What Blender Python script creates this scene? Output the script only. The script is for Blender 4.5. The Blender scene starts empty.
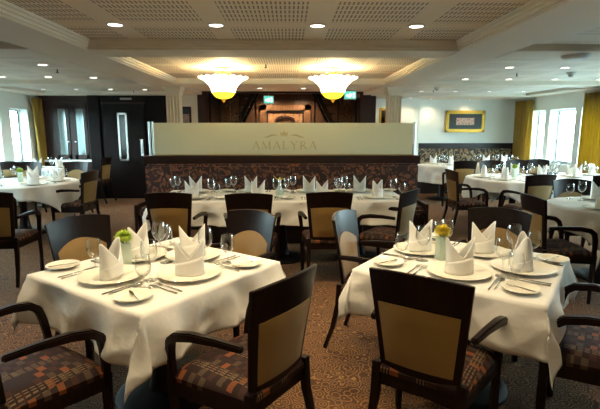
import bpy, bmesh, math, random
from mathutils import noise as mnoise
from mathutils import Vector, Matrix
random.seed(7)
PI = math.pi
scene = bpy.context.scene
col = scene.collection

# ------------------------------------------------------------------ materials
def mat(name):
    m = bpy.data.materials.new(name); m.use_nodes = True
    nt = m.node_tree
    for n in list(nt.nodes): nt.nodes.remove(n)
    return m, nt
def N(nt, t, **kw):
    n = nt.nodes.new(t)
    for k, v in kw.items():
        if k.startswith('i_'): n.inputs[k[2:].replace('_', ' ')].default_value = v
        else: setattr(n, k, v)
    return n
def rgba(c): return (c[0], c[1], c[2], 1.0)
def math_n(nt, op, a, b=None, c=None):
    n = nt.nodes.new('ShaderNodeMath'); n.operation = op
    for i, v in enumerate((a, b, c)):
        if v is None: continue
        if isinstance(v, (int, float)): n.inputs[i].default_value = v
        else: nt.links.new(v, n.inputs[i])
    return n.outputs[0]
def mixc(nt, f, a, b, mode='MIX'):
    n = nt.nodes.new('ShaderNodeMix'); n.data_type = 'RGBA'; n.blend_type = mode
    for s, v in ((n.inputs[0], f), (n.inputs[6], a), (n.inputs[7], b)):
        if isinstance(v, tuple): s.default_value = rgba(v)
        elif isinstance(v, (int, float)): s.default_value = v
        else: nt.links.new(v, s)
    return n.outputs[2]
def ramp(nt, fac, stops, interp='LINEAR'):
    n = nt.nodes.new('ShaderNodeValToRGB'); cr = n.color_ramp; cr.interpolation = interp
    while len(cr.elements) < len(stops): cr.elements.new(0.5)
    for e, (p, c) in zip(cr.elements, stops): e.position = p; e.color = rgba(c)
    nt.links.new(fac, n.inputs[0]); return n.outputs[0]
def principled(nt, color, rough=0.5, metal=0.0, bump=None, bump_s=0.2, bump_d=0.002, **kw):
    p = nt.nodes.new('ShaderNodeBsdfPrincipled'); o = nt.nodes.new('ShaderNodeOutputMaterial')
    if isinstance(color, tuple): p.inputs['Base Color'].default_value = rgba(color)
    else: nt.links.new(color, p.inputs['Base Color'])
    if isinstance(rough, (int, float)): p.inputs['Roughness'].default_value = rough
    else: nt.links.new(rough, p.inputs['Roughness'])
    p.inputs['Metallic'].default_value = metal
    for k, v in kw.items(): p.inputs[k.replace('_', ' ')].default_value = v
    if bump is not None:
        b = nt.nodes.new('ShaderNodeBump'); b.inputs['Strength'].default_value = bump_s
        b.inputs['Distance'].default_value = bump_d
        nt.links.new(bump, b.inputs['Height']); nt.links.new(b.outputs[0], p.inputs['Normal'])
    nt.links.new(p.outputs[0], o.inputs[0]); return p
def coords(nt, kind='Object', scale=(1, 1, 1)):
    t = nt.nodes.new('ShaderNodeTexCoord'); m = nt.nodes.new('ShaderNodeMapping')
    m.inputs['Scale'].default_value = scale
    nt.links.new(t.outputs[kind], m.inputs[0]); return m.outputs[0]
def noise(nt, vec, scale, detail=3, rough=0.5):
    n = N(nt, 'ShaderNodeTexNoise'); n.inputs['Scale'].default_value = scale
    n.inputs['Detail'].default_value = detail; n.inputs['Roughness'].default_value = rough
    nt.links.new(vec, n.inputs['Vector']); return n
def m_plain(name, c, rough=0.5, metal=0.0, var=0.08, nscale=6, bs=0.05, **kw):
    m, nt = mat(name); v = coords(nt); n = noise(nt, v, nscale)
    dark = tuple(x * (1 - var) for x in c); lite = tuple(min(1, x * (1 + var)) for x in c)
    principled(nt, mixc(nt, n.outputs[0], dark, lite), rough, metal, bump=n.outputs[0], bump_s=bs, **kw)
    return m
def m_wood(name, c1, c2, rough=0.3, scale=(14, 14, 1.6), coat=.12, spec=.3):
    m, nt = mat(name); v = coords(nt, 'Object', scale); n = noise(nt, v, 3, 6, 0.6)
    cc = ramp(nt, n.outputs[0], [(0.3, c1), (0.7, c2)])
    principled(nt, cc, rough, bump=n.outputs[0], bump_s=0.06, Coat_Weight=coat, Coat_Roughness=0.2, Specular_IOR_Level=spec); return m

M = {}
M['frame'] = m_wood('mahogany', (0.004, 0.0018, 0.0016), (0.013, 0.0044, 0.003), 0.38, coat=.05, spec=.22)
M['dark_panel'] = m_wood('dark_panel', (0.004, 0.0025, 0.0025), (0.009, 0.0045, 0.0045), 0.45, coat=0, spec=.12)
M['cabinet'] = m_wood('cabinet_wood', (0.020, 0.008, 0.007), (0.040, 0.014, 0.011), 0.42)
M['bench_wood'] = m_wood('bench_wood', (0.018, 0.008, 0.006), (0.038, 0.016, 0.012), 0.35, (1.6, 14, 14))
M['hall_wood'] = m_wood('hall_wood', (0.060, 0.028, 0.016), (0.12, 0.056, 0.030), 0.4)
M['carved'] = m_wood('carved_frame', (0.10, 0.045, 0.022), (0.22, 0.105, 0.05), 0.5)
M['wain'] = m_wood('wainscot', (0.014, 0.012, 0.012), (0.028, 0.022, 0.022), 0.4, (1.6, 14, 14))
M['iron'] = m_plain('wrought_iron', (0.012, 0.010, 0.009), 0.45, 0.6)
M['bronze'] = m_plain('bronze_scroll', (0.16, 0.095, 0.05), 0.4, 0.5)
M['steel'] = m_plain('brushed_steel', (0.62, 0.62, 0.60), 0.28, 1.0, var=0.05)
M['silver'] = m_plain('silver', (0.70, 0.69, 0.66), 0.18, 1.0, var=0.03)
M['gold'] = m_plain('gold', (0.75, 0.50, 0.12), 0.3, 0.9, var=0.15, nscale=20)
M['gilt'] = m_plain('gilt_frame', (0.55, 0.34, 0.05), 0.4, 0.6, var=0.25, nscale=30, bs=0.3)
M['white_wall'] = m_plain('white_wall', (0.78, 0.83, 0.79), 0.7, var=0.02, nscale=3)
M['white_sill'] = m_plain('white_paint', (0.84, 0.88, 0.88), 0.5, var=0.02)
M['column'] = m_plain('column_paint', (0.72, 0.66, 0.53), 0.55, var=0.03)
M['soffit'] = m_plain('ceiling_soffit', (0.74, 0.68, 0.57), 0.62, var=0.02, nscale=2)
M['mould'] = m_plain('ceiling_moulding', (0.78, 0.72, 0.60), 0.55, var=0.02)
M['porcelain'] = m_plain('porcelain', (0.80, 0.77, 0.66), 0.16, var=0.015, bs=0.0)
M['black'] = m_plain('black_rubber', (0.012, 0.012, 0.012), 0.6)
M['white_plastic'] = m_plain('white_plastic', (0.55, 0.56, 0.54), 0.5)
M['stem'] = m_plain('green_stem', (0.10, 0.25, 0.03), 0.6, var=0.3)
M['flower'] = m_plain('green_flower', (0.38, 0.52, 0.05), 0.7, var=0.35, nscale=40, bs=0.5)
M['flower2'] = m_plain('yellow_flower', (0.62, 0.50, 0.04), 0.7, var=0.35, nscale=40, bs=0.5)
M['tabletop'] = m_wood('tabletop_wood', (0.02, 0.01, 0.007), (0.035, 0.015, 0.01), 0.5)
M['olive'] = None

def m_fabric(name, c, rough=0.85, sc=260):
    m, nt = mat(name); v = coords(nt)
    w = N(nt, 'ShaderNodeTexWave'); w.inputs['Scale'].default_value = sc; w.inputs['Distortion'].default_value = 1.5
    nt.links.new(v, w.inputs[0]); n = noise(nt, v, 9)
    cc = mixc(nt, n.outputs[0], tuple(x * 0.88 for x in c), tuple(min(1, x * 1.12) for x in c))
    principled(nt, cc, rough, bump=w.outputs[1], bump_s=0.15, bump_d=0.001, Sheen_Weight=0.15); return m
M['olive'] = m_fabric('tan_upholstery', (0.25, 0.145, 0.032), 0.6)
M['curtain'] = m_fabric('curtain_gold', (0.36, 0.23, 0.04))
nt = M['curtain'].node_tree; tr = N(nt, 'ShaderNodeBsdfTranslucent'); tr.inputs[0].default_value = (0.75, 0.55, 0.04, 1)
mx = N(nt, 'ShaderNodeMixShader'); mx.inputs[0].default_value = 0.30
out = [x for x in nt.nodes if x.type == 'OUTPUT_MATERIAL'][0]; p = [x for x in nt.nodes if x.type == 'BSDF_PRINCIPLED'][0]
nt.links.new(p.outputs[0], mx.inputs[1]); nt.links.new(tr.outputs[0], mx.inputs[2]); nt.links.new(mx.outputs[0], out.inputs[0])

# linen cloth: slightly translucent, pressed creases
m, nt = mat('linen'); v = coords(nt); n1 = noise(nt, v, 3.2, 4, 0.55); n2 = noise(nt, v, 160, 2)
hgt = math_n(nt, 'ADD', math_n(nt, 'MULTIPLY', n1.outputs[0], 2.2), math_n(nt, 'MULTIPLY', n2.outputs[0], 0.03))
p = principled(nt, (0.82, 0.80, 0.74), 0.85, bump=hgt, bump_s=0.55, bump_d=0.02, Sheen_Weight=0.1)
tr = N(nt, 'ShaderNodeBsdfTranslucent'); tr.inputs[0].default_value = (0.82, 0.80, 0.72, 1)
mx = N(nt, 'ShaderNodeMixShader'); mx.inputs[0].default_value = 0.14
out = [x for x in nt.nodes if x.type == 'OUTPUT_MATERIAL'][0]
nt.links.new(p.outputs[0], mx.inputs[1]); nt.links.new(tr.outputs[0], mx.inputs[2]); nt.links.new(mx.outputs[0], out.inputs[0])
M['linen'] = m
m, nt = mat('napkin_linen'); v = coords(nt); n1 = noise(nt, v, 20, 3)
p = principled(nt, (0.86, 0.85, 0.81), 0.8, bump=n1.outputs[0], bump_s=0.25, bump_d=0.004)
tr = N(nt, 'ShaderNodeBsdfTranslucent'); tr.inputs[0].default_value = (0.86, 0.85, 0.80, 1)
mx = N(nt, 'ShaderNodeMixShader'); mx.inputs[0].default_value = 0.2
out = [x for x in nt.nodes if x.type == 'OUTPUT_MATERIAL'][0]
nt.links.new(p.outputs[0], mx.inputs[1]); nt.links.new(tr.outputs[0], mx.inputs[2]); nt.links.new(mx.outputs[0], out.inputs[0])
M['napkin'] = m

# plaid seat
m, nt = mat('plaid_seat'); v = coords(nt); sp = N(nt, 'ShaderNodeSeparateXYZ'); nt.links.new(v, sp.inputs[0])
X, Y = sp.outputs[0], sp.outputs[1]
q_ = 24.0
fl_ = N(nt, 'ShaderNodeCombineXYZ')
nt.links.new(math_n(nt, 'FLOOR', math_n(nt, 'MULTIPLY', X, q_)), fl_.inputs[0]); nt.links.new(math_n(nt, 'FLOOR', math_n(nt, 'MULTIPLY', Y, q_ * 1.3)), fl_.inputs[1])
wn = N(nt, 'ShaderNodeTexWhiteNoise'); wn.noise_dimensions = '2D'; nt.links.new(fl_.outputs[0], wn.inputs[0])
alt = math_n(nt, 'ABSOLUTE', math_n(nt, 'MODULO', math_n(nt, 'ADD', math_n(nt, 'FLOOR', math_n(nt, 'MULTIPLY', X, q_)), math_n(nt, 'FLOOR', math_n(nt, 'MULTIPLY', Y, q_ * 1.3))), 2.0))
cell = ramp(nt, wn.outputs[0], [(0.0, (0.016, 0.005, 0.004)), (0.35, (0.034, 0.011, 0.007)), (0.62, (0.055, 0.034, 0.019)), (0.82, (0.15, 0.043, 0.011))], 'CONSTANT')
c0 = mixc(nt, alt, (0.016, 0.005, 0.004), cell)
sx = math_n(nt, 'LESS_THAN', math_n(nt, 'FRACT', math_n(nt, 'MULTIPLY', X, q_ * 3)), 0.4)
gx = math_n(nt, 'LESS_THAN', math_n(nt, 'FRACT', math_n(nt, 'MULTIPLY', X, q_ / 4)), 0.26)
gy = math_n(nt, 'LESS_THAN', math_n(nt, 'FRACT', math_n(nt, 'MULTIPLY', Y, q_ * 1.3)), 0.7)
c2 = mixc(nt, math_n(nt, 'MULTIPLY', math_n(nt, 'MULTIPLY', sx, gx), gy), c0, (0.13, 0.085, 0.045))
w = noise(nt, v, 300, 1)
principled(nt, c2, 0.75, bump=w.outputs[0], bump_s=0.2, bump_d=0.001, Specular_IOR_Level=0.25); M['seat'] = m

# floral bench upholstery
def m_floral(name, ground, a, b, sc):
    m, nt = mat(name); v = coords(nt); n = noise(nt, v, 5, 2)
    vv = N(nt, 'ShaderNodeVectorMath'); vv.operation = 'ADD'
    sc_n = N(nt, 'ShaderNodeVectorMath'); sc_n.operation = 'SCALE'; sc_n.inputs[3].default_value = 0.14
    nt.links.new(n.outputs[1], sc_n.inputs[0]); nt.links.new(v, vv.inputs[0]); nt.links.new(sc_n.outputs[0], vv.inputs[1])
    vo = N(nt, 'ShaderNodeTexVoronoi'); vo.inputs['Scale'].default_value = sc; nt.links.new(vv.outputs[0], vo.inputs[0])
    vo2 = N(nt, 'ShaderNodeTexVoronoi'); vo2.inputs['Scale'].default_value = sc * 1.7; nt.links.new(vv.outputs[0], vo2.inputs[0])
    rings = math_n(nt, 'SINE', math_n(nt, 'MULTIPLY', vo.outputs['Distance'], 13))
    blob = math_n(nt, 'LESS_THAN', vo.outputs['Distance'], 0.42)
    f = math_n(nt, 'MULTIPLY', math_n(nt, 'GREATER_THAN', rings, -0.1), blob)
    leaf = math_n(nt, 'LESS_THAN', vo2.outputs['Distance'], 0.30)
    sp = N(nt, 'ShaderNodeSeparateColor'); nt.links.new(vo.outputs['Color'], sp.inputs[0])
    fc = mixc(nt, sp.outputs[0], a, b)
    nl = noise(nt, v, sc * .75, 1.5, 0.5)
    sw = math_n(nt, 'GREATER_THAN', math_n(nt, 'SINE', math_n(nt, 'MULTIPLY', nl.outputs[0], 48)), 0.1)
    zone = math_n(nt, 'LESS_THAN', vo.outputs['Distance'], 0.62)
    f2 = math_n(nt, 'MAXIMUM', math_n(nt, 'MULTIPLY', math_n(nt, 'MULTIPLY', sw, zone), 0.48), math_n(nt, 'MULTIPLY', math_n(nt, 'LESS_THAN', vo2.outputs['Distance'], 0.2), 0.8))
    principled(nt, mixc(nt, f2, ground, fc), 0.8, bump=f2, bump_s=0.1); return m
M['floral'] = m_floral('floral_brown', (0.040, 0.013, 0.010), (0.42, 0.13, 0.045), (0.22, 0.10, 0.045), 8)
M['floral2'] = m_floral('floral_olive', (0.040, 0.026, 0.024), (0.50, 0.42, 0.22), (0.42, 0.24, 0.10), 6)

# carpet: concentric scallops
m, nt = mat('carpet'); v = coords(nt); n = noise(nt, v, 4, 2)
vv = N(nt, 'ShaderNodeVectorMath'); vv.operation = 'ADD'; s_ = N(nt, 'ShaderNodeVectorMath'); s_.operation = 'SCALE'; s_.inputs[3].default_value = 0.09
nt.links.new(n.outputs[1], s_.inputs[0]); nt.links.new(v, vv.inputs[0]); nt.links.new(s_.outputs[0], vv.inputs[1])
vo = N(nt, 'ShaderNodeTexVoronoi'); vo.inputs['Scale'].default_value = 15; nt.links.new(vv.outputs[0], vo.inputs[0])
rings = math_n(nt, 'SINE', math_n(nt, 'MULTIPLY', vo.outputs['Distance'], 28))
fine = noise(nt, v, 220, 2); bign = noise(nt, v, 1.3, 2)
r2 = math_n(nt, 'ADD', math_n(nt, 'MULTIPLY', rings, 0.5), math_n(nt, 'MULTIPLY', math_n(nt, 'SUBTRACT', fine.outputs[0], 0.5), 1.2))
cc = ramp(nt, r2, [(0.0, (0.035, 0.016, 0.008)), (0.22, (0.075, 0.032, 0.012)), (0.5, (0.38, 0.20, 0.06))])
cc = mixc(nt, math_n(nt, 'MULTIPLY', bign.outputs[0], 0.7), cc, (0.13, 0.050, 0.014))
principled(nt, cc, 0.95, bump=fine.outputs[0], bump_s=0.4, bump_d=0.004); M['carpet'] = m

# perforated ceiling: fields of small slots on a 0.8 m grid
def m_perf(name, c, px, py, ox, oy, dark=0.3, gap=0.17):
    m, nt = mat(name); t = N(nt, 'ShaderNodeTexCoord'); sp = N(nt, 'ShaderNodeSeparateXYZ'); nt.links.new(t.outputs['Object'], sp.inputs[0])
    X, Y = sp.outputs[0], sp.outputs[1]
    def field(A, o, pitch):
        f = math_n(nt, 'FRACT', math_n(nt, 'DIVIDE', math_n(nt, 'SUBTRACT', A, o), pitch))
        h = gap / 2 / pitch
        return math_n(nt, 'MULTIPLY', math_n(nt, 'GREATER_THAN', f, h), math_n(nt, 'LESS_THAN', f, 1 - h))
    a = math_n(nt, 'MULTIPLY', field(X, ox, px), field(Y, oy, py))
    hx = math_n(nt, 'LESS_THAN', math_n(nt, 'FRACT', math_n(nt, 'MULTIPLY', X, 1 / 0.029)), 0.40)
    hy = math_n(nt, 'LESS_THAN', math_n(nt, 'FRACT', math_n(nt, 'MULTIPLY', Y, 1 / 0.115)), 0.70)
    f = math_n(nt, 'MULTIPLY', a, math_n(nt, 'MULTIPLY', hx, hy))
    principled(nt, mixc(nt, f, c, tuple(x * dark for x in c)), 0.65); return m
M['perf'] = m_perf('perforated_ceiling', (0.74, 0.66, 0.53), 0.765, 0.74, 0.22, 3.66)
M['perf_side'] = m_perf('perforated_side_ceiling', (0.74, 0.70, 0.61), 0.70, 0.70, 0.15, 3.3, dark=.6, gap=0.2)

def m_glass(name, tint=(1, 1, 1), strength=1.0, rough=0.02, edge=None):
    m, nt = mat(name); o = N(nt, 'ShaderNodeOutputMaterial')
    t = N(nt, 'ShaderNodeBsdfTransparent'); t.inputs[0].default_value = rgba(tint)
    g = N(nt, 'ShaderNodeBsdfGlossy'); g.inputs['Roughness'].default_value = rough; g.inputs[0].default_value = (1, 1, 1, 1)
    f = N(nt, 'ShaderNodeLayerWeight'); f.inputs[0].default_value = 0.5
    k = math_n(nt, 'ADD', math_n(nt, 'MULTIPLY', math_n(nt, 'POWER', f.outputs['Facing'], 2.0), .85 * strength), .05 * strength)
    if edge: nt.links.new(mixc(nt, math_n(nt, 'POWER', f.outputs['Facing'], 1.6), tint, edge), t.inputs[0])
    mx = N(nt, 'ShaderNodeMixShader'); nt.links.new(k, mx.inputs[0]); nt.links.new(t.outputs[0], mx.inputs[1]); nt.links.new(g.outputs[0], mx.inputs[2])
    nt.links.new(mx.outputs[0], o.inputs[0]); return m
M['glass'] = m_glass('drinking_glass', (0.96, 0.97, 0.97), 0.9, edge=(0.40, 0.42, 0.41))
M['pane'] = m_glass('window_glass', (0.93, 0.98, 0.98), 0.7)
# frosted partition glass
m, nt = mat('frosted_glass'); o = N(nt, 'ShaderNodeOutputMaterial')
d = N(nt, 'ShaderNodeBsdfDiffuse'); d.inputs[0].default_value = (0.92, 0.92, 0.74, 1)
t = N(nt, 'ShaderNodeBsdfTranslucent'); t.inputs[0].default_value = (0.92, 0.91, 0.72, 1)
mx = N(nt, 'ShaderNodeMixShader'); mx.inputs[0].default_value = 0.6
nt.links.new(d.outputs[0], mx.inputs[1]); nt.links.new(t.outputs[0], mx.inputs[2])
g = N(nt, 'ShaderNodeBsdfGlossy'); g.inputs['Roughness'].default_value = 0.04
mx2 = N(nt, 'ShaderNodeMixShader'); mx2.inputs[0].default_value = 0.10
nt.links.new(mx.outputs[0], mx2.inputs[1]); nt.links.new(g.outputs[0], mx2.inputs[2]); nt.links.new(mx2.outputs[0], o.inputs[0]); M['frosted'] = m
m, nt = mat('vase_glass'); o = N(nt, 'ShaderNodeOutputMaterial')
d = N(nt, 'ShaderNodeBsdfTranslucent'); d.inputs[0].default_value = (0.72, 0.80, 0.70, 1)
d2 = N(nt, 'ShaderNodeBsdfPrincipled'); d2.inputs['Base Color'].default_value = (0.70, 0.76, 0.66, 1); d2.inputs['Roughness'].default_value = 0.2
mx = N(nt, 'ShaderNodeMixShader'); mx.inputs[0].default_value = 0.5
nt.links.new(d.outputs[0], mx.inputs[1]); nt.links.new(d2.outputs[0], mx.inputs[2]); nt.links.new(mx.outputs[0], o.inputs[0]); M['vase'] = m
def m_emit(name, c, s):
    m, nt = mat(name); o = N(nt, 'ShaderNodeOutputMaterial'); e = N(nt, 'ShaderNodeEmission')
    e.inputs[0].default_value = rgba(c); e.inputs[1].default_value = s; nt.links.new(e.outputs[0], o.inputs[0]); return m
M['lamp'] = m_emit('lamp_glow', (1.0, 0.93, 0.78), 6.0)
M['exit'] = m_emit('exit_glow', (0.10, 0.55, 0.42), 0.9)
M['exit_white'] = m_emit('exit_white', (0.75, 1.0, 0.9), 1.3)
M['shade'] = m_emit('chandelier_shade_glow', (1.0, 0.90, 0.62), 3.2)
M['bowl'] = m_emit('chandelier_bowl_glow', (0.95, 0.80, 0.05), 1.1)
M['amber'] = m_emit('amber_finial_glow', (0.75, 0.32, 0.02), 0.6)
m, nt = mat('mirror'); principled(nt, (0.75, 0.80, 0.78), 0.05, 1.0); M['mirror'] = m
m, nt = mat('cabinet_glass'); principled(nt, (0.22, 0.27, 0.28), 0.12, 1.0); M['cab_glass'] = m
m = M['mirror']; M['mirror'] = m
m, nt = mat('dark_glass'); principled(nt, (0.02, 0.018, 0.015), 0.12); M['dark_glass'] = m
# pictures
m, nt = mat('picture_print'); v = coords(nt); n = noise(nt, v, 26, 4, 0.8); sp = N(nt, 'ShaderNodeSeparateXYZ'); nt.links.new(v, sp.inputs[0])
inner = math_n(nt, 'MULTIPLY', math_n(nt, 'LESS_THAN', math_n(nt, 'ABSOLUTE', sp.outputs[0]), 0.22), math_n(nt, 'LESS_THAN', math_n(nt, 'ABSOLUTE', sp.outputs[2]), 0.085))
motif = ramp(nt, n.outputs[0], [(0.42, (0.05, 0.03, 0.03)), (0.52, (0.55, 0.42, 0.35)), (0.6, (0.25, 0.12, 0.08))])
n2 = noise(nt, v, 3, 2); ground = ramp(nt, n2.outputs[0], [(0.35, (0.012, 0.015, 0.018)), (0.65, (0.014, 0.032, 0.036))])
principled(nt, mixc(nt, inner, ground, motif), 0.45); M['print'] = m
m, nt = mat('hall_painting'); v = coords(nt); n = noise(nt, v, 7, 4, 0.7)
cc = ramp(nt, n.outputs[0], [(0.35, (0.08, 0.03, 0.015)), (0.5, (0.30, 0.15, 0.07)), (0.7, (0.40, 0.22, 0.11))])
principled(nt, cc, 0.5); M['painting'] = m
m, nt = mat('water'); v = coords(nt); n = noise(nt, v, 1.5, 4)
principled(nt, (0.010, 0.030, 0.032), 0.6, bump=n.outputs[0], bump_s=0.3, bump_d=0.1, Specular_IOR_Level=0.1); M['water'] = m
M['quay'] = m_plain('pale_quay', (0.30, 0.34, 0.34), 0.9, var=0.1)
M['bank'] = m_plain('river_bank', (0.02, 0.04, 0.03), 0.9, var=0.5, nscale=0.6)
M['gold_letter'] = m_plain('gold_lettering', (0.62, 0.54, 0.28), 0.45, 0.15, var=0.05)
M['marking'] = m_plain('door_sign', (0.35, 0.33, 0.30), 0.4)

# ------------------------------------------------------------------ mesh helper
class MB:
    def __init__(s): s.v = []; s.f = []; s.mi = []
    def add(s, vs, fs, mi=0):
        b = len(s.v); s.v += [tuple(v) for v in vs]
        for f in fs: s.f.append([b + i for i in f]); s.mi.append(mi)
        return s
    def box(s, c, d, rz=0, mi=0, rot=None):
        hx, hy, hz = d[0] / 2, d[1] / 2, d[2] / 2
        R = rot if rot else Matrix.Rotation(rz, 3, 'Z'); C = Vector(c)
        vs = [C + R @ Vector((x * hx, y * hy, z * hz)) for x in (-1, 1) for y in (-1, 1) for z in (-1, 1)]
        return s.add(vs, [(0, 1, 3, 2), (4, 6, 7, 5), (0, 4, 5, 1), (2, 3, 7, 6), (0, 2, 6, 4), (1, 5, 7, 3)], mi)
    def lohi(s, x0, x1, y0, y1, z0, z1, mi=0):
        return s.box(((x0 + x1) / 2, (y0 + y1) / 2, (z0 + z1) / 2), (x1 - x0, y1 - y0, z1 - z0), mi=mi)
    def lathe(s, prof, n=24, c=(0, 0, 0), mi=0, wob=None):
        vs = []; m_ = len(prof)
        for i in range(n):
            a = 2 * PI * i / n
            for j, (r, z) in enumerate(prof):
                rr, zz = (r, z) if wob is None else wob(r, z, a, j)
                vs.append((c[0] + rr * math.cos(a), c[1] + rr * math.sin(a), c[2] + zz))
        fs = []
        for i in range(n):
            k = (i + 1) % n
            for j in range(m_ - 1): fs.append((i * m_ + j, k * m_ + j, k * m_ + j + 1, i * m_ + j + 1))
        return s.add(vs, fs, mi)
    def tube(s, pts, rad, n=8, square=False, mi=0, up=Vector((0, 0, 1)), asp=1.0):
        P = [Vector(p) for p in pts]; rings = []
        if not isinstance(rad, (list, tuple)): rad = [rad] * len(P)
        for i, p in enumerate(P):
            t = (P[min(i + 1, len(P) - 1)] - P[max(i - 1, 0)]).normalized()
            a = t.cross(up)
            if a.length < 1e-3: a = t.cross(Vector((0, 1, 0)))
            a.normalize(); b = a.cross(t).normalized()
            m_ = 4 if square else n
            off = PI / 4 if square else 0; k = math.sqrt(2) if square else 1
            rings.append([p + (a * math.cos(2 * PI * q / m_ + off) * asp + b * math.sin(2 * PI * q / m_ + off)) * rad[i] * k for q in range(m_)])
        m_ = len(rings[0]); vs = [v for r in rings for v in r]; fs = []
        for i in range(len(rings) - 1):
            for q in range(m_):
                k = (q + 1) % m_; fs.append((i * m_ + q, i * m_ + k, (i + 1) * m_ + k, (i + 1) * m_ + q))
        fs.append(tuple(range(m_))[::-1]); fs.append(tuple((len(rings) - 1) * m_ + q for q in range(m_)))
        return s.add(vs, fs, mi)
    def grid(s, fn, nu, nv, mi=0, closed_u=False):
        vs = [fn(i / nu, j / nv) for i in range(nu + (0 if closed_u else 1)) for j in range(nv + 1)]
        fs = []; w_ = nv + 1; tot = nu if closed_u else nu + 1
        for i in range(nu):
            k = (i + 1) % tot
            for j in range(nv): fs.append((i * w_ + j, k * w_ + j, k * w_ + j + 1, i * w_ + j + 1))
        return s.add(vs, fs, mi)
    def poly(s, pts2, z0, z1, mi=0, axis='z'):
        n = len(pts2)
        if axis == 'z': lo = [(x, y, z0) for x, y in pts2]; hi = [(x, y, z1) for x, y in pts2]
        else: lo = [(x, z0, y) for x, y in pts2]; hi = [(x, z1, y) for x, y in pts2]
        fs = [tuple(range(n))[::-1], tuple(range(n, 2 * n))] + [(i, (i + 1) % n, n + (i + 1) % n, n + i) for i in range(n)]
        return s.add(lo + hi, fs, mi)
    def build(s, name, mats, parent=None, loc=(0, 0, 0), smooth=False, bevel=0, solid=0, sub=0, recalc=True):
        me = bpy.data.meshes.new(name); me.from_pydata(s.v, [], s.f); me.update()
        if not isinstance(mats, (list, tuple)): mats = [mats]
        for q in mats: me.materials.append(q)
        for p_, i in zip(me.polygons, s.mi): p_.material_index = i
        bm = bmesh.new(); bm.from_mesh(me)
        if recalc: bmesh.ops.recalc_face_normals(bm, faces=bm.faces)
        if bevel:
            eds = [e for e in bm.edges if len(e.link_faces) == 2 and e.calc_face_angle(0) > 0.6]
            bmesh.ops.bevel(bm, geom=eds, offset=bevel, segments=2, affect='EDGES', clamp_overlap=True)
        bm.to_mesh(me); bm.free()
        if smooth:
            for p_ in me.polygons: p_.use_smooth = True
            try: me.set_sharp_from_angle(angle=math.radians(40))
            except Exception: pass
        o = bpy.data.objects.new(name, me); col.objects.link(o)
        o.location = loc
        if parent: o.parent = parent
        if solid:
            md = o.modifiers.new('thickness', 'SOLIDIFY'); md.thickness = solid; md.offset = 0
        if sub:
            md = o.modifiers.new('smooth', 'SUBSURF'); md.levels = sub; md.render_levels = sub
        return o

def tag(o, label=None, cat=None, group=None, kind=None):
    if label: o['label'] = label
    if cat: o['category'] = cat
    if group: o['group'] = group
    if kind: o['kind'] = kind
    return o
def struct(o, label=None): o['kind'] = 'structure'; 
def S(o, label, cat):
    o['kind'] = 'structure'; o['label'] = label; o['category'] = cat; return o
def empty(name, loc=(0, 0, 0), rz=0):
    o = bpy.data.objects.new(name, None); col.objects.link(o); o.location = loc; o.rotation_euler = (0, 0, rz); o.empty_display_size = 0.1
    return o
KIDS = {}
def kids(o):
    if o.name not in KIDS: KIDS[o.name] = [c for c in bpy.data.objects if c.parent == o]
    return KIDS[o.name]
def copy_tree(o, parent=None):
    c = o.copy(); col.objects.link(c); c.parent = parent
    for ch in kids(o): copy_tree(ch, c)
    return c
PROTOS = []
def proto(o): PROTOS.append(o); return o
def place(pr, loc, rz, label, cat, group=None, tilt=None, scale=None):
    c = copy_tree(pr); c.location = loc; c.rotation_euler = (tilt[0], tilt[1], rz) if tilt else (0, 0, rz)
    if scale: c.scale = scale
    tag(c, label, cat, group); return c

# ------------------------------------------------------------------ room shell
XL, XR, YB, YF, ZC = -5.4, 5.5, -5.0, 11.2, 2.2
S(MB().lohi(XL - .3, XR + .3, YB - .2, 13.2, -0.12, 0).build('floor', M['carpet']), 'brown and gold patterned carpet with swirling rings', 'floor')

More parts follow.
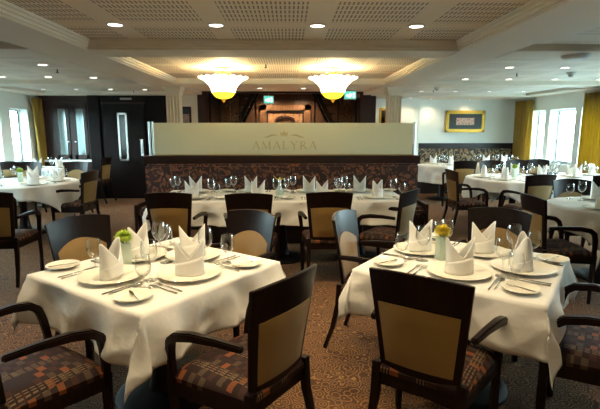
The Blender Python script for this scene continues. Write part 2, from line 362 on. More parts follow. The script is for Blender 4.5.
def window_wall(side):
    x0, x1 = (XL - .22, XL) if side == 'left' else (XR, XR + .22)
    far = 10.2 if side == 'left' else YF
    b = MB(); z0, z1 = 0.80, 1.90
    if side == 'left': openings = [(9.15, 9.75)] + [(7.95 - 1.05 * k, 8.82 - 1.05 * k) for k in range(5)]
    else: openings = [(9.86, 10.46)] + [(8.81 - 1.05 * k, 9.68 - 1.05 * k) for k in range(6)]
    b.lohi(x0, x1, YB, far + .1, 0, z0); b.lohi(x0, x1, YB, far + .1, z1, 2.6)
    prev = far + .1
    for a, c in openings:
        b.lohi(x0, x1, c, prev, z0, z1); prev = a
    b.lohi(x0, x1, YB, prev, z0, z1)  # unseen near stretch left windowless to cut daylight on the front tables
    S(b.build('wall_' + side, M['white_wall']), 'white %s wall with a row of deep windows' % side, 'wall')
    n = 0
    for a, c in openings:
        n += 1
        xo = x0 + .04 if side == 'left' else x1 - .04
        yc, zc, hy, hz = (a + c) / 2, (z0 + z1) / 2, (c - a) / 2 - .03, (z1 - z0) / 2 - .03
        pts = []
        r = .09
        for q in range(4):
            sy, sz = ((1, 1), (-1, 1), (-1, -1), (1, -1))[q]
            for k in range(6):
                an = q * PI / 2 + k / 5 * PI / 2
                pts.append(Vector((xo, yc + sy * (hy - r) + r * math.cos(an), zc + sz * (hz - r) + r * math.sin(an))))
        # frame plate with rounded opening + gasket
        ring = MB(); m_ = len(pts)
        outer = []
        for p_ in pts:
            dy, dz = p_.y - yc, p_.z - zc; k = min((hy + .035) / max(abs(dy), 1e-6), (hz + .035) / max(abs(dz), 1e-6)); outer.append(Vector((xo, yc + dy * k, zc + dz * k)))
        vs = []; 
        for off in (-.015, .015):
            vs += [p_ + Vector((off, 0, 0)) for p_ in pts] + [p_ + Vector((off, 0, 0)) for p_ in outer]
        fs = []
        for i in range(m_):
            j = (i + 1) % m_
            fs += [(i, j, m_ + j, m_ + i), (2 * m_ + i, 3 * m_ + i, 3 * m_ + j, 2 * m_ + j), (i, 2 * m_ + i, 2 * m_ + j, j), (m_ + i, m_ + j, 3 * m_ + j, 3 * m_ + i)]
        ring.add(vs, fs)
        idx = (0 if side == 'left' else 20) + n
        fr = ring.build('window_%d' % idx, M['white_sill'])
        S(fr, 'deep white window with rounded black gasket, number %d from the far end of the %s wall' % (n, side), 'window')
        g = MB(); g.tube(pts + [pts[0], pts[1]], .013, 6, up=Vector((1, 0, 0))); g.build('gasket', M['black'], fr, smooth=True)
        pn = MB(); pn.add([p_ for p_ in pts], [tuple(range(m_))]); pn.build('pane', M['pane'], fr)
        sl = MB(); xi = x1 if side == 'left' else x0
        sl.lohi(min(xo, xi + (.03 if side == 'left' else -.03)), max(xo, xi + (.03 if side == 'left' else -.03)), a - .02, c + .02, z0 - .03, z0 + .0); sl.build('sill', M['white_sill'], fr, bevel=.005)
        if (YB + 0.2) > a: pass
window_wall('left'); window_wall('right')
S(MB().lohi(XL - .22, XR + .22, YB - .2, YB, 0, 2.6).build('wall_back', M['cabinet']), 'dark panelled wall behind the viewer', 'wall')
# far wall, right part
b = MB(); b.lohi(2.95, XR + .22, YF, YF + .15, 0, 2.6); b.lohi(2.95, 3.05, 10.9, YF, 0, 2.6); b.lohi(1.72, 3.05, 10.8, 10.95, 0, 2.6)
S(b.build('wall_far_right', M['white_wall']), 'white far wall holding the gilt framed picture', 'wall')
S(MB().lohi(1.9, XR, YF - .04, YF, 0, 1.16).lohi(1.9, 2.95, 10.74, 10.8, 0, 1.16).build('trim_1', M['wain'], bevel=.004), 'dark wooden dado panelling under the white far wall', 'panelling')
# left far: dark panelled wall with door
b = MB(); b.lohi(-4.22, -2.47, 10.0, 10.14, 0, 2.6); b.lohi(-4.24, -4.02, 9.94, 10.0, 0, 2.2)
S(b.build('wall_far_left', M['dark_panel']), 'nearly black panelled wall around the service door', 'wall')
b = MB(); b.lohi(XL - .2, -4.22, 10.35, 10.5, 0, 2.6); S(b.build('wall_cabinet', M['cabinet']), 'brown panelled wall behind the glazed cabinet', 'wall')
# ceiling: raised panels
def rect(b, x0, x1, y0, y1, z): b.lohi(x0, x1, y0, y1, z, z + .05)
b = MB(); rect(b, -1.95, 1.70, YB, 9.0, 2.28); S(b.build('ceiling', M['perf']), 'raised central ceiling of cream perforated panels', 'ceiling')
b = MB(); rect(b, XL - .2, -2.25, YB, 10.5, 2.262); S(b.build('ceiling_left', M['perf_side']), 'recessed perforated ceiling over the left aisle', 'ceiling')
b = MB(); rect(b, 2.0, XR + .2, YB, YF + .1, 2.262); S(b.build('ceiling_right', M['perf_side']), 'recessed perforated ceiling over the right aisle', 'ceiling')
# soffit beams (long and cross)
def beam(n, x0, x1, y0, y1, lab, m_='soffit', zt=2.5):
    S(MB().lohi(x0, x1, y0, y1, ZC, zt).build('trim_%d' % n, M[m_], bevel=.006), lab, 'ceiling beam')
beam(2, -2.31, -1.80, YB, 10.0, 'long cream ceiling beam left of the raised ceiling')
beam(3, 1.55, 2.06, YB, 10.8, 'long cream ceiling beam right of the raised ceiling')
beam(4, -1.80, 1.55, 4.28, 4.72, 'cross beam in front of the chandelier recess')
beam(5, -1.80, 1.55, 7.45, 8.05, 'cross beam behind the chandelier recess')
beam(6, XL - .1, -2.31, 4.28, 4.72, 'cross beam of the left aisle ceiling, nearest the camera')
beam(7, 2.06, XR + .1, 4.28, 4.72, 'cross beam of the right aisle ceiling holding the speaker disc')
beam(8, XL - .1, -2.31, 7.45, 7.95, 'far cross beam of the left aisle ceiling')
beam(9, 2.06, XR + .1, 7.45, 7.95, 'far cross beam of the right aisle ceiling')
beam(10, XL - .1, -4.98, YB, 10.4, 'ceiling margin along the left windows')
beam(11, 5.12, XR + .1, YB, YF, 'ceiling margin along the right windows')
beam(12, -4.98, -2.31, 9.7, 10.4, 'ceiling margin before the dark door wall')
beam(13, 2.06, 5.12, 10.0, YF, 'ceiling margin before the white far wall')
# hall: lower ceiling
S(MB().lohi(-1.8, 1.55, 8.05, 9.75, 2.27, 2.33).build('trim_14', M['soffit']), 'flat ceiling between the far cross beam and the hall', 'ceiling')
# stepped mouldings around the raised recesses
def steps(n, x0, x1, y0, y1, z0, z1, lab):
    b = MB()
    for k, (w_, h_) in enumerate(((.022, .05), (.042, .03), (.060, .018))):
        zt = z1; zb = z0 + (z1 - z0) * (0.18 + k * .27)
        for (a, c, d, e) in ((x0, x0 + w_, y0, y1), (x1 - w_, x1, y0, y1), (x0, x1, y0, y0 + w_), (x0, x1, y1 - w_, y1)):
            b.lohi(a, c, d, e, zb, zt)
    S(b.build('trim_%d' % n, M['mould']), lab, 'moulding')
steps(15, -1.80, 1.55, YB, 4.28, ZC, 2.28, 'stepped cream moulding around the front ceiling recess')
steps(16, -1.80, 1.55, 4.72, 7.45, ZC, 2.28, 'stepped cream moulding around the chandelier recess')

# columns
def column(x, y, lab):
    t = tag(empty('column', (x, y, 0)), lab, 'column')
    b = MB(); w_ = .22
    prof = []
    # fluted square shaft
    nf = 4; h = w_ / 2
    def side(k):
        pts = []
        for f in range(nf):
            c = -h + w_ * (f + .5) / nf; s_ = w_ / nf * .34
            pts += [(c - w_ / nf * .5, -h)] if f == 0 else []
            pts += [(c - s_, -h), (c - s_ * .6, -h + .026), (c + s_ * .6, -h + .026), (c + s_, -h)]
        R = Matrix.Rotation(k * PI / 2, 2); return [tuple(R @ Vector(p_)) for p_ in pts]
    poly = []
    for k in range(4): poly += side(k)
    b.poly(poly, .16, 2.06); b.build('shaft', M['column'], t)
    c = MB().box((0, 0, 2.075), (.24, .24, .03)).box((0, 0, 2.12), (.26, .26, .06)).box((0, 0, 2.175), (.30, .30, .05)); c.build('capital', M['column'], t, bevel=.006)
    c = MB().box((0, 0, .08), (.27, .27, .16)); c.build('base', M['column'], t, bevel=.01)
column(-1.95, 8.0, 'square fluted cream column left of the glass partition')
column(1.80, 8.0, 'square fluted cream column right of the glass partition')

# door in the dark wall
t = empty('door_1', (-3.52, 9.985, 0)); S(t, 'dark double door with a slit window in a metal surround', 'door')
MB().lohi(-.44, .44, -.03, .0, .01, 2.02).build('leaf', M['dark_panel'], t, bevel=.004)
b = MB()
for (a, c, d, e) in ((-.12, -.085, .82, 1.84), (.045, .08, .82, 1.84), (-.12, .08, 1.80, 1.84), (-.12, .08, .82, .86)): b.lohi(a, c, -.05, -.025, d, e)
b.build('window_surround', M['steel'], t, bevel=.003)
MB().lohi(-.085, .045, -.038, -.028, .86, 1.80).build('pane', M['dark_glass'], t)
b = MB(); b.tube([(.37, -.07, .98), (.37, -.07, 1.22)], .011, 8); b.tube([(.37, -.03, 1.0), (.37, -.07, 1.0)], .008); b.tube([(.37, -.03, 1.2), (.37, -.07, 1.2)], .008)
b.box((.37, -.033, 1.1), (.055, .008, .34)); b.lathe([(0, .012), (.04, .012), (.045, 0), (0, 0)], 16, (.37, -.06, 1.27)); b.build('handle', M['steel'], t, smooth=True)
MB().lohi(-.46, .46, -.02, .01, 2.02, 2.06).build('head_jamb', M['cabinet'], t)
sg = MB().lohi(-.12, .12, -.004, .004, -.02, .02).build('door_sign', M['marking'], None, (-3.45, 9.985, 2.13)); tag(sg, 'small grey name plate on the dark wall above the door', 'sign')

# glazed cabinet
t = tag(empty('display_cabinet', (-4.74, 10.1, 0)), 'brown wooden cabinet with two tall glass doors beside the yellow curtain', 'cabinet')
b = MB(); b.lohi(-.62, .46, -.02, .22, 0, .82); b.lohi(-.62, -.28, -.0, .22, .82, 2.16); b.lohi(.40, .46, 0, .22, .82, 2.16); b.lohi(-.28, .40, .18, .22, .82, 2.16); b.lohi(-.28, .40, 0, .22, 2.02, 2.16); b.lohi(.02, .10, 0, .22, .82, 2.02)
b.lohi(-.62, .46, -.05, .02, 2.12, 2.2)
b.build('body', M['cabinet'], t)
MB().lohi(-.66, .50, -.10, .0, .80, .84).build('counter_ledge', M['white_sill'], t, bevel=.004)
for (a, c) in ((-.28, .02), (.10, .40)):
    d = MB(); d.lohi(a, a + .07, -.02, .0, .86, 2.02); d.lohi(c - .07, c, -.02, 0, .86, 2.02); d.lohi(a, c, -.02, 0, .86, .95); d.lohi(a, c, -.02, 0, 1.93, 2.02)
    dd = d.build('door', M['cabinet'], t, bevel=.003)
    MB().lohi(a + .07, c - .07, -.012, -.006, .95, 1.93).build('pane', M['cab_glass'], dd)
    kx = c - .035 if a < 0 else a + .035
    MB().lathe([(0, .02), (.016, .016), (.018, 0), (0, -.004)], 12, (kx, -.035, 1.22)).build('knob', M['steel'], dd, smooth=True)

# hall recess behind the partition
S(MB().lohi(-1.9, 1.75, 12.6, 12.75, 0, 2.6).build('wall_hall', M['hall_wood']), 'warm brown wooden wall at the back of the stair hall', 'wall')
S(MB().lohi(-2.05, -1.9, 9.9, 12.75, 0, 2.6).lohi(1.72, 1.87, 10.0, 12.75, 0, 2.6).build('wall_hall_side', M['cabinet']), 'dark side walls of the stair hall', 'wall')
b = MB(); b.lohi(-1.9, 1.72, 9.75, 9.9, 2.235, 2.6); b.lohi(-1.9, 1.75, 9.9, 12.7, 2.42, 2.5)
S(b.build('trim_17', M['cabinet']), 'dark wooden header and ceiling of the stair hall', 'header')
S(MB().lohi(1.50, 1.72, 9.75, 9.9, 0, 2.235).lohi(-1.9, -1.70, 9.75, 9.9, 0, 2.235).build('trim_18', M['cabinet'], bevel=.004), 'dark wooden posts either side of the stair hall', 'trim')
S(MB().lohi(-2.47, -1.9, 9.80, 9.9, 0, 2.235).build('wall_hall_left', M['column']), 'short cream lamp-lit wall beside the stair hall', 'wall')
# picture left of hall
t = tag(empty('framed_picture', (-2.17, 9.76, 1.72)), 'dark narrow framed picture on the cream wall left of the stair hall', 'picture')
MB().lohi(-.13, .13, 0, .035, -.32, .24).build('frame', M['cabinet'], t, bevel=.004); MB().lohi(-.09, .09, -.006, 0, -.28, .2).build('print', M['print'], t)
# hall painting
t = tag(empty('framed_painting', (-.1, 12.56, 1.70)), 'large brown painting in a carved wooden frame on the stair hall wall', 'painting')
b = MB()
for (a, c, d, e) in ((-.68, -.50, -.6, .44), (.50, .68, -.6, .44), (-.68, .68, .28, .44), (-.68, .68, -.6, -.46)): b.lohi(a, c, -.04, .03, d, e)
b.build('frame', M['carved'], t, bevel=.02)
b = MB()
for (a, c, d, e) in ((-.50, -.46, -.46, .28), (.46, .50, -.46, .28), (-.5, .5, .24, .28), (-.5, .5, -.46, -.42)): b.lohi(a, c, -.05, .0, d, e)
b.build('inner_frame', M['iron'], t, bevel=.006); MB().lohi(-.46, .46, -.01, .0, -.42, .24).build('canvas', M['painting'], t)
b = MB()
for k in range(9):
    a0 = PI * (k / 8); b.lathe([(0, .05), (.045, .03), (.05, -.03), (0, -.05)], 10, (.22 * math.cos(a0), -.03, .02 + .10 * math.sin(a0)))
b.build('painted_motif', M['cabinet'], t, smooth=True)
# stairs with open treads: two flights
def stair(x, s, lab):
    t = tag(empty('staircase', (x, 10.9, 0)), lab, 'staircase')
    b = MB()
    for q in (0, .9): MB().tube([(-s * .42, q, .6), (s * .52, q, 2.41)], .05, 4, True).build('stringer', M['iron'], t)
    for k in range(9):
        z = .7 + k * .19; xx = -s * .37 + s * k * .099
        MB().lohi(min(xx, xx + s * -.18), max(xx, xx + s * -.18), 0.0, .9, z, z + .035).build('tread', M['cabinet'], t)
    for q in (-s * .54, s * .52): MB().tube([(q, .02, .0), (q, .02, 2.42)], .018, 6).build('post', M['iron'], t)
stair(-1.30, 1, 'dark open-tread staircase rising to the right beneath the left chandelier')
stair(1.13, -1, 'dark open-tread staircase rising to the left beneath the right chandelier')
def screen(x, w_, lab, y=10.35):
    t = tag(empty('iron_screen', (x, y, 0)), lab, 'screen')
    b = MB()
    for q in (-w_ / 2, w_ / 2): b.tube([(q, 0, 0), (q, 0, 2.40)], .016, 4, True)
    for z in (.1, .9, 2.36): b.tube([(-w_ / 2, 0, z), (w_ / 2, 0, z)], .012, 4, True)
    b.build('screen_frame', M['iron'], t)
    b = MB()
    for z in (.3, .75, 1.2, 1.65, 2.1):
        for s in (-1, 1):
            pts = []
            for k in range(22):
                a = k / 21 * 3.4 * PI; r = .10 * (1 - k / 26)
                pts.append((s * (w_ * .24 + r * math.cos(a) * w_ * 1.9), 0, z + r * 1.6 * math.sin(a)))
            b.tube(pts, .010, 5)
        b.tube([(0, 0, z - .2), (0, 0, z + .2)], .010, 5)
        b.lathe([(0, .06), (.025, 0), (0, -.06)], 8, (0, 0, z))
    b.build('scrollwork', M['bronze'], t, smooth=True)
screen(-1.30, .44, 'wrought iron scroll screen left of the hall painting')
screen(1.29, .40, 'wrought iron scroll screen beside the dark post on the right of the hall')
# exit signs
def exit_sign(x, y, z, w_, lab):
    t = tag(empty('exit_sign', (x, y, z)), lab, 'sign')
    MB().lohi(-w_ / 2 - .012, w_ / 2 + .012, 0, .04, -.085, .085).build('housing', M['white_plastic'], t, bevel=.005)
    MB().lohi(-w_ / 2, w_ / 2, -.008, 0, -.07, .07).build('panel', M['exit'], t)
    b = MB()   # running figure, arrow, doorway
    k = w_ / .22
    b.poly([(-.03 * k, -.05), (.01 * k, -.05), (.035 * k, .01), (.0, .045), (-.03 * k, .01)], -.012, -.008, axis='y')
    b.poly([(-.085 * k, -.01), (-.055 * k, .025), (-.055 * k, .008), (-.02 * k, .008), (-.02 * k, -.028), (-.055 * k, -.028), (-.055 * k, -.045)], -.012, -.008, axis='y')
    b.poly([(.05 * k, -.05), (.09 * k, -.05), (.09 * k, .045), (.05 * k, .045)], -.012, -.008, axis='y')
    b.build('pictogram', M['exit_white'], t)
    MB().tube([(0, .02, .085), (0, .02, .10 + (2.235 - z - .10 if z < 2.15 else .01))], .008, 6).build('bracket', M['white_plastic'], t)
exit_sign(-.42, 9.72, 2.10, .19, 'small green exit sign above the hall painting')
exit_sign(1.20, 9.15, 2.155, .22, 'green exit sign between the right chandelier and the fluted column')
# mirror on the angled wall right
t = tag(empty('wall_mirror', (2.24, 10.77, 1.78)), 'narrow gilt framed mirror on the white wall beside the right column', 'mirror')
MB().lohi(-.14, .14, 0, .03, -.36, .2).build('frame', M['gilt'], t, bevel=.008); MB().lohi(-.09, .09, -.008, 0, -.31, .15).build('mirror_glass', M['mirror'], t)
# gilt picture
t = tag(empty('framed_picture', (4.27, YF - .05, 1.68)), 'wide gilt framed picture on the white far wall', 'picture')
b = MB()
for (a, c, d, e) in ((-.48, -.40, -.26, .26), (.40, .48, -.26, .26), (-.48, .48, .18, .26), (-.48, .48, -.26, -.18)): b.lohi(a, c, -.02, .045, d, e)
b.build('frame', M['gilt'], t, bevel=.012); MB().lohi(-.40, .40, .0, .02, -.18, .18).build('print', M['print'], t)

# ------------------------------------------------------------------ downlights
def downlight(x, y, z, lab, e, grp, warm=(1, .80, .55), spot=1.9):
    t = tag(empty('downlight', (x, y, z)), lab, 'ceiling light', grp)
    MB().lathe([(.052, -.004), (.056, -.008), (.066, -.006), (.068, .0), (.052, .0)], 20).build('trim_ring', M['white_plastic'], t, smooth=True)
    MB().lathe([(0, -.003), (.052, -.003)], 20).build('lamp', M['lamp'], t)
    l = bpy.data.lights.new('downlight_lamp', 'SPOT'); l.energy = e; l.color = warm; l.spot_size = spot; l.spot_blend = .7; l.shadow_soft_size = .05
    lo = bpy.data.objects.new('bulb', l); col.objects.link(lo); lo.location = (0, 0, -.02); lo.parent = t
WARM = (1.0, .78, .48)
EC, ES = 36, 14
for j, y in enumerate((3.66, 2.18, 0.70, -.8)):
    for i, x in enumerate((-1.31, -.55, .22, .98)):
        if j in (0,):
            lab = 'lit round downlight in the raised ceiling, %s of the row of four' % ('leftmost', 'second from left', 'third from left', 'rightmost')[i]; g = 'downlights in the raised ceiling'
            downlight(x, y, 2.28, lab, EC, g, WARM)
        elif j in (1, 2) and i in (0, 1, 2, 3):
            downlight(x, y, 2.28, 'lit round downlight in the raised ceiling above the front tables', EC * (1.0 if j == 1 else .35), 'downlights above the front tables', WARM)
pl = [(-2.95, 5.75, 'nearest the camera on the left aisle'), (-3.55, 7.05, 'middle one of three before the far left cross beam'), (-2.93, 7.15, 'nearest the long beam in the left aisle second row'), (-4.22, 7.05, 'nearest the left windows in the second row'),
      (-4.75, 9.2, 'leftmost of the row before the dark door wall'), (-4.12, 9.2, 'second from left of the row before the dark door wall'), (-3.46, 9.2, 'third from left of the row before the dark door wall'), (-2.80, 9.2, 'rightmost of the row before the dark door wall'),
      (2.76, 5.85, 'left of the pair behind the speaker disc'), (3.46, 5.85, 'right of the pair behind the speaker disc'),
      (2.72, 7.2, 'leftmost of the second row on the right aisle'), (3.40, 7.2, 'second from left of the second row on the right aisle'), (4.12, 7.2, 'third from left of the second row on the right aisle'), (4.82, 7.2, 'rightmost of the second row on the right aisle'),
      (2.70, 9.5, 'leftmost of the far row on the right aisle'), (3.40, 9.5, 'second from left of the far row on the right aisle'), (4.10, 9.5, 'third from left of the far row on the right aisle'), (4.80, 9.5, 'rightmost of the far row on the right aisle')]
for x, y, w_ in pl: downlight(x, y, 2.262, 'lit downlight ' + w_, ES, 'downlights over the %s aisle' % ('left' if x < 0 else 'right'), (1, .86, .66))
for x, y, w_, e in [(-.56, 9.0, 'left of the pair before the stair hall', 380), (.28, 9.0, 'right of the pair before the stair hall', 380)]: downlight(x, y, 2.27, 'lit downlight ' + w_, e, 'downlights before the stair hall', WARM)
for x, y, w_, e in [(-.55, 12.1, 'left of the pair over the hall painting', 60), (.35, 12.1, 'right of the pair over the hall painting', 60)]: downlight(x, y, 2.42, 'lit downlight ' + w_, e, 'downlights inside the stair hall', WARM, 2.8)
for x, y, w_, e in [(-2.15, 9.5, 'above the narrow dark picture', 8), (2.25, 10.55, 'above the narrow gilt mirror', 9), (2.75, 10.55, 'washing the white wall right of the column', 9), (3.35, 10.95, 'washing the white wall at its corner', 11), (4.27, 10.95, 'above the gilt framed picture', 11)]:
    downlight(x, y, 2.2 if x > 0 else 2.27, 'small wall-washing downlight ' + w_, e, 'wall-washing downlights', WARM, 2.2)
# smoke detectors, sprinklers, speaker disc
t = tag(MB().lathe([(0, -.035), (.10, -.035), (.125, -.02), (.13, 0), (0, 0)], 24).build('ceiling_speaker', M['white_plastic'], None, (2.76, 4.50, 2.2), smooth=True), 'flat round grey disc under the right aisle cross beam', 'speaker')
def detector(x, y, z, lab):
    t = tag(empty('smoke_detector', (x, y, z)), lab, 'smoke detector')
    MB().lathe([(0, -.02), (.06, -.02), (.065, 0), (0, 0)], 20).build('base', M['white_plastic'], t, smooth=True)
    MB().lathe([(0, -.065), (.03, -.06), (.042, -.035), (.042, -.02), (0, -.02)], 20).build('sensor_head', M['white_plastic'], t, smooth=True)
detector(3.85, 6.35, 2.262, 'grey smoke detector on the right aisle ceiling')
detector(2.75, 8.65, 2.262, 'small grey detector disc on the far right aisle ceiling')
def sprinkler(x, y, z, lab):
    t = tag(empty('sprinkler', (x, y, z + .004)), lab, 'sprinkler')
    MB().lathe([(0, -.006), (.03, -.006), (.032, 0), (0, 0)], 16).build('collar', M['steel'], t, smooth=True)
    MB().lathe([(0, -.05), (.018, -.048), (.018, -.044), (.006, -.04), (.008, -.006), (0, -.006)], 12).build('nozzle', M['black'], t, smooth=True)
sprinkler(-3.0, 6.2, 2.262, 'small dark sprinkler on the left aisle ceiling')
sprinkler(3.15, 6.45, 2.262, 'small dark sprinkler on the right aisle ceiling')
sprinkler(2.85, 9.2, 2.262, 'small dark sprinkler on the far right aisle ceiling')
sprinkler(-3.1, 9.45, 2.262, 'small dark sprinkler before the dark door wall')
sprinkler(-.28, 5.8, 2.28, 'small sprinkler beside the left chandelier')

# ------------------------------------------------------------------ chandeliers
def chandelier(x, y, lab, pw=10):
    t = tag(empty('chandelier', (x, y, -.02)), lab, 'chandelier', 'flower-shaped glass chandeliers')
    def wob(r, z, a, j):
        k = max(0, (r - .19) / .13)
        return r + .022 * k * (abs(math.cos(9 * a)) - .6), z + .026 * k * (abs(math.cos(9 * a)) - .6)
    b = MB(); b.lathe([(.150, 1.985), (.155, 2.01), (.166, 2.045), (.19, 2.08), (.23, 2.12), (.265, 2.15), (.315, 2.172)], 96, wob=wob)
    b.build('glass_shade', M['shade'], t, smooth=True, solid=.004)
    MB().lathe([(.0, 1.905), (.05, 1.908), (.10, 1.925), (.13, 1.955), (.150, 1.985)], 40).build('glass_bowl', M['bowl'], t, smooth=True, solid=.004)
    MB().lathe([(0, 1.86), (.012, 1.865), (.022, 1.885), (.03, 1.90), (.03, 1.908), (0, 1.912)], 16).build('finial', M['amber'], t, smooth=True)
    b = MB(); b.lathe([(0, 2.30), (.09, 2.30), (.085, 2.285), (.03, 2.275), (.012, 2.26), (.012, 2.0), (0, 2.0)], 20)
    for k in range(6):
        a = k * PI / 3; ca, sa = math.cos(a), math.sin(a)
        pts = [(r * ca, r * sa, z) for r, z in ((.012, 2.225), (.05, 2.20), (.09, 2.21), (.10, 2.235), (.08, 2.245))]
        b.tube(pts, .006, 6)
        b.tube([(.012 * ca, .012 * sa, 2.06), (.10 * ca, .10 * sa, 2.09), (.18 * ca, .18 * sa, 2.075)], .006, 6)
    b.build('gold_stem', M['gold'], t, smooth=True)
    for k in range(3):
        a = k * 2 * PI / 3 + .4
        l = bpy.data.lights.new('chandelier_lamp', 'POINT'); l.energy = pw; l.color = (1, .70, .32); l.shadow_soft_size = .03
        lo = bpy.data.objects.new('bulb', l); col.objects.link(lo); lo.location = (.09 * math.cos(a), .09 * math.sin(a), 2.14); lo.parent = t
chandelier(-.845, 6.1, 'left flower-shaped glass chandelier with green-yellow bowl, glowing')
chandelier(.575, 6.1, 'right flower-shaped glass chandelier with green-yellow bowl, glowing')

chandelier(-.845, -2.4, 'left flower-shaped glass chandelier added behind the viewer, outside the picture', 5)  # unseen second pair assumed by symmetry, added to brighten the front ceiling
chandelier(.575, -2.4, 'right flower-shaped glass chandelier added behind the viewer, outside the picture', 5)
# ------------------------------------------------------------------ bench and glass partition
t = tag(empty('banquette', (-.09, 6.2, 0)), 'long banquette with floral back and dark wood rail below the glass partition', 'bench')
hw = 1.93
b = MB(); b.lohi(-hw, hw, .30, .42, 0, 1.12); b.lohi(-hw - .01, hw + .01, .22, .44, 1.02, 1.13); b.build('frame', M['bench_wood'], t, bevel=.006)
for s in (-1, 1): MB().lohi(s * hw - .04 if s > 0 else -hw, hw if s > 0 else -hw + .04, -.30, .30, 0, .52).build('end_panel', M['bench_wood'], t, bevel=.008)
MB().lohi(-hw + .03, hw - .03, .14, .30, .47, 1.02).build('back_cushion', M['floral'], t, bevel=.03, smooth=True)
MB().lohi(-hw + .04, hw - .04, -.32, .20, .34, .48).build('seat_cushion', M['floral'], t, bevel=.04, smooth=True)
MB().lohi(-hw + .04, hw - .04, -.27, .30, 0, .34).build('plinth', M['bench_wood'], t)
P0 = tag(empty('glass_partition', (-.09, 6.56, 1.13)), 'frosted cream glass screen with gold lettering and a crown above the banquette', 'partition')
MB().lohi(-1.83, 1.86, -.008, .008, 0.0, .455).build('glass_panel', M['frosted'], P0, bevel=.002)
for x in (-1.875, -1.83, 1.885):
    MB().tube([(x, 0, -.0), (x, 0, .47)], .016, 10).build('post', M['steel'], P0, smooth=True)
MB().lohi(-1.84, 1.88, -.014, .014, 0, .012).build('channel', M['gold'], P0)
# letters A M A L Y R A as thick/thin strokes with serifs
H = .115
def stroke(b, x0, z0, x1, z1, w_):
    d = Vector((x1 - x0, z1 - z0)).normalized()
    n_ = Vector((w_ / 2 / max(abs(d.y), .35), 0)) if abs(d.y) > .2 else Vector((0, w_ / 2))
    b.poly([(x0 - n_.x, z0 - n_.y), (x0 + n_.x, z0 + n_.y), (x1 + n_.x, z1 + n_.y), (x1 - n_.x, z1 - n_.y)], -.0115, -.0085, axis='y')
def serif(b, x, z, w_=.032): b.poly([(x - w_ / 2, z), (x + w_ / 2, z), (x + w_ / 2, z + .006), (x - w_ / 2, z + .006)], -.0115, -.0085, axis='y')
def glyph(b, ch, x, z):
    T, t_ = .017, .007
    if ch == 'A':
        stroke(b, x + .008, z, x + .052, z + H, t_); stroke(b, x + .096, z, x + .052, z + H, T); stroke(b, x + .025, z + .04, x + .08, z + .04, .006)
        serif(b, x + .008, z); serif(b, x + .096, z); return .108
    if ch == 'M':
        stroke(b, x + .015, z, x + .018, z + H, t_); stroke(b, x + .018, z + H, x + .068, z + .005, T); stroke(b, x + .068, z + .005, x + .116, z + H, t_); stroke(b, x + .118, z, x + .116, z + H, T)
        serif(b, x + .015, z); serif(b, x + .118, z, .036); return .142
    if ch == 'L':
        stroke(b, x + .02, z, x + .02, z + H, T); b.poly([(x + .006, z), (x + .085, z), (x + .088, z + .026), (x + .078, z + .007), (x + .006, z + .007)], -.0115, -.0085, axis='y'); serif(b, x + .02, z + H - .006, .036); return .092
    if ch == 'Y':
        stroke(b, x + .055, z, x + .055, z + .055, T); stroke(b, x + .012, z + H, x + .055, z + .052, T); stroke(b, x + .098, z + H, x + .055, z + .052, t_)
        serif(b, x + .055, z, .036); serif(b, x + .012, z + H - .006); serif(b, x + .098, z + H - .006, .028); return .112
    if ch == 'R':
        stroke(b, x + .02, z, x + .02, z + H, T); serif(b, x + .02, z, .036)
        n_ = 12; cz = z + H - .030
        vo_, vi = [], []
        for k in range(n_ + 1):
            a = PI / 2 - PI * k / n_; vo_.append((x + .045 + .036 * math.cos(a), cz + .030 * math.sin(a))); vi.append((x + .045 + .022 * math.cos(a), cz + .024 * math.sin(a)))
        for k in range(n_): b.poly([vo_[k], vo_[k + 1], vi[k + 1], vi[k]], -.0115, -.0085, axis='y')
        b.poly([(x + .01, z + H - .006), (x + .046, z + H - .006), (x + .046, z + H), (x + .01, z + H)], -.0115, -.0085, axis='y')
        b.poly([(x + .02, cz - .030), (x + .046, cz - .030), (x + .046, cz - .024), (x + .02, cz - .024)], -.0115, -.0085, axis='y')
        stroke(b, x + .048, cz - .028, x + .098, z, T); serif(b, x + .100, z, .026); return .112
b = MB(); x = -.43; first = True
for ch in 'AMALYRA': x += glyph(b, ch, x, .085) + .022
b.build('lettering', M['gold_letter'], P0)
b = MB()   # crown-like emblem with flourishes
cx = .02; cz = .30
b.poly([(cx - .045, cz - .02), (cx + .045, cz - .02), (cx + .06, cz + .035), (cx + .028, cz + .012), (cx, cz + .05), (cx - .028, cz + .012), (cx - .06, cz + .035)], -.0115, -.0085, axis='y')
b.poly([(cx - .05, cz - .032), (cx + .05, cz - .032), (cx + .05, cz - .024), (cx - .05, cz - .024)], -.0115, -.0085, axis='y')
for s in (-1, 1):
    pts = [(cx + s * (.085 + .2 * k / 10), cz - .03 + .016 * math.sin(k / 10 * PI * 1.6)) for k in range(11)]
    for k in range(10):
        w0, w1 = .012 * math.sin(PI * (k + .3) / 11), .012 * math.sin(PI * (k + 1.0) / 11)
        b.poly([(pts[k][0], pts[k][1] - w0), (pts[k + 1][0], pts[k + 1][1] - w1), (pts[k + 1][0], pts[k + 1][1] + w1), (pts[k][0], pts[k][1] + w0)], -.0115, -.0085, axis='y')
b.build('emblem', M['gold_letter'], P0)
# far right wall banquette
t = tag(empty('banquette', (4.27, 10.85, 0)), 'floral banquette along the white far wall under the gilt picture', 'bench')
MB().lohi(-1.18, 1.12, .14, .29, .45, 1.03).build('back_cushion', M['floral2'], t, bevel=.02, smooth=True)
MB().lohi(-1.18, 1.12, -.30, .20, .32, .46).build('seat_cushion', M['floral2'], t, bevel=.03, smooth=True)
MB().lohi(-1.18, 1.12, -.26, .28, 0, .32).build('plinth', M['wain'], t)

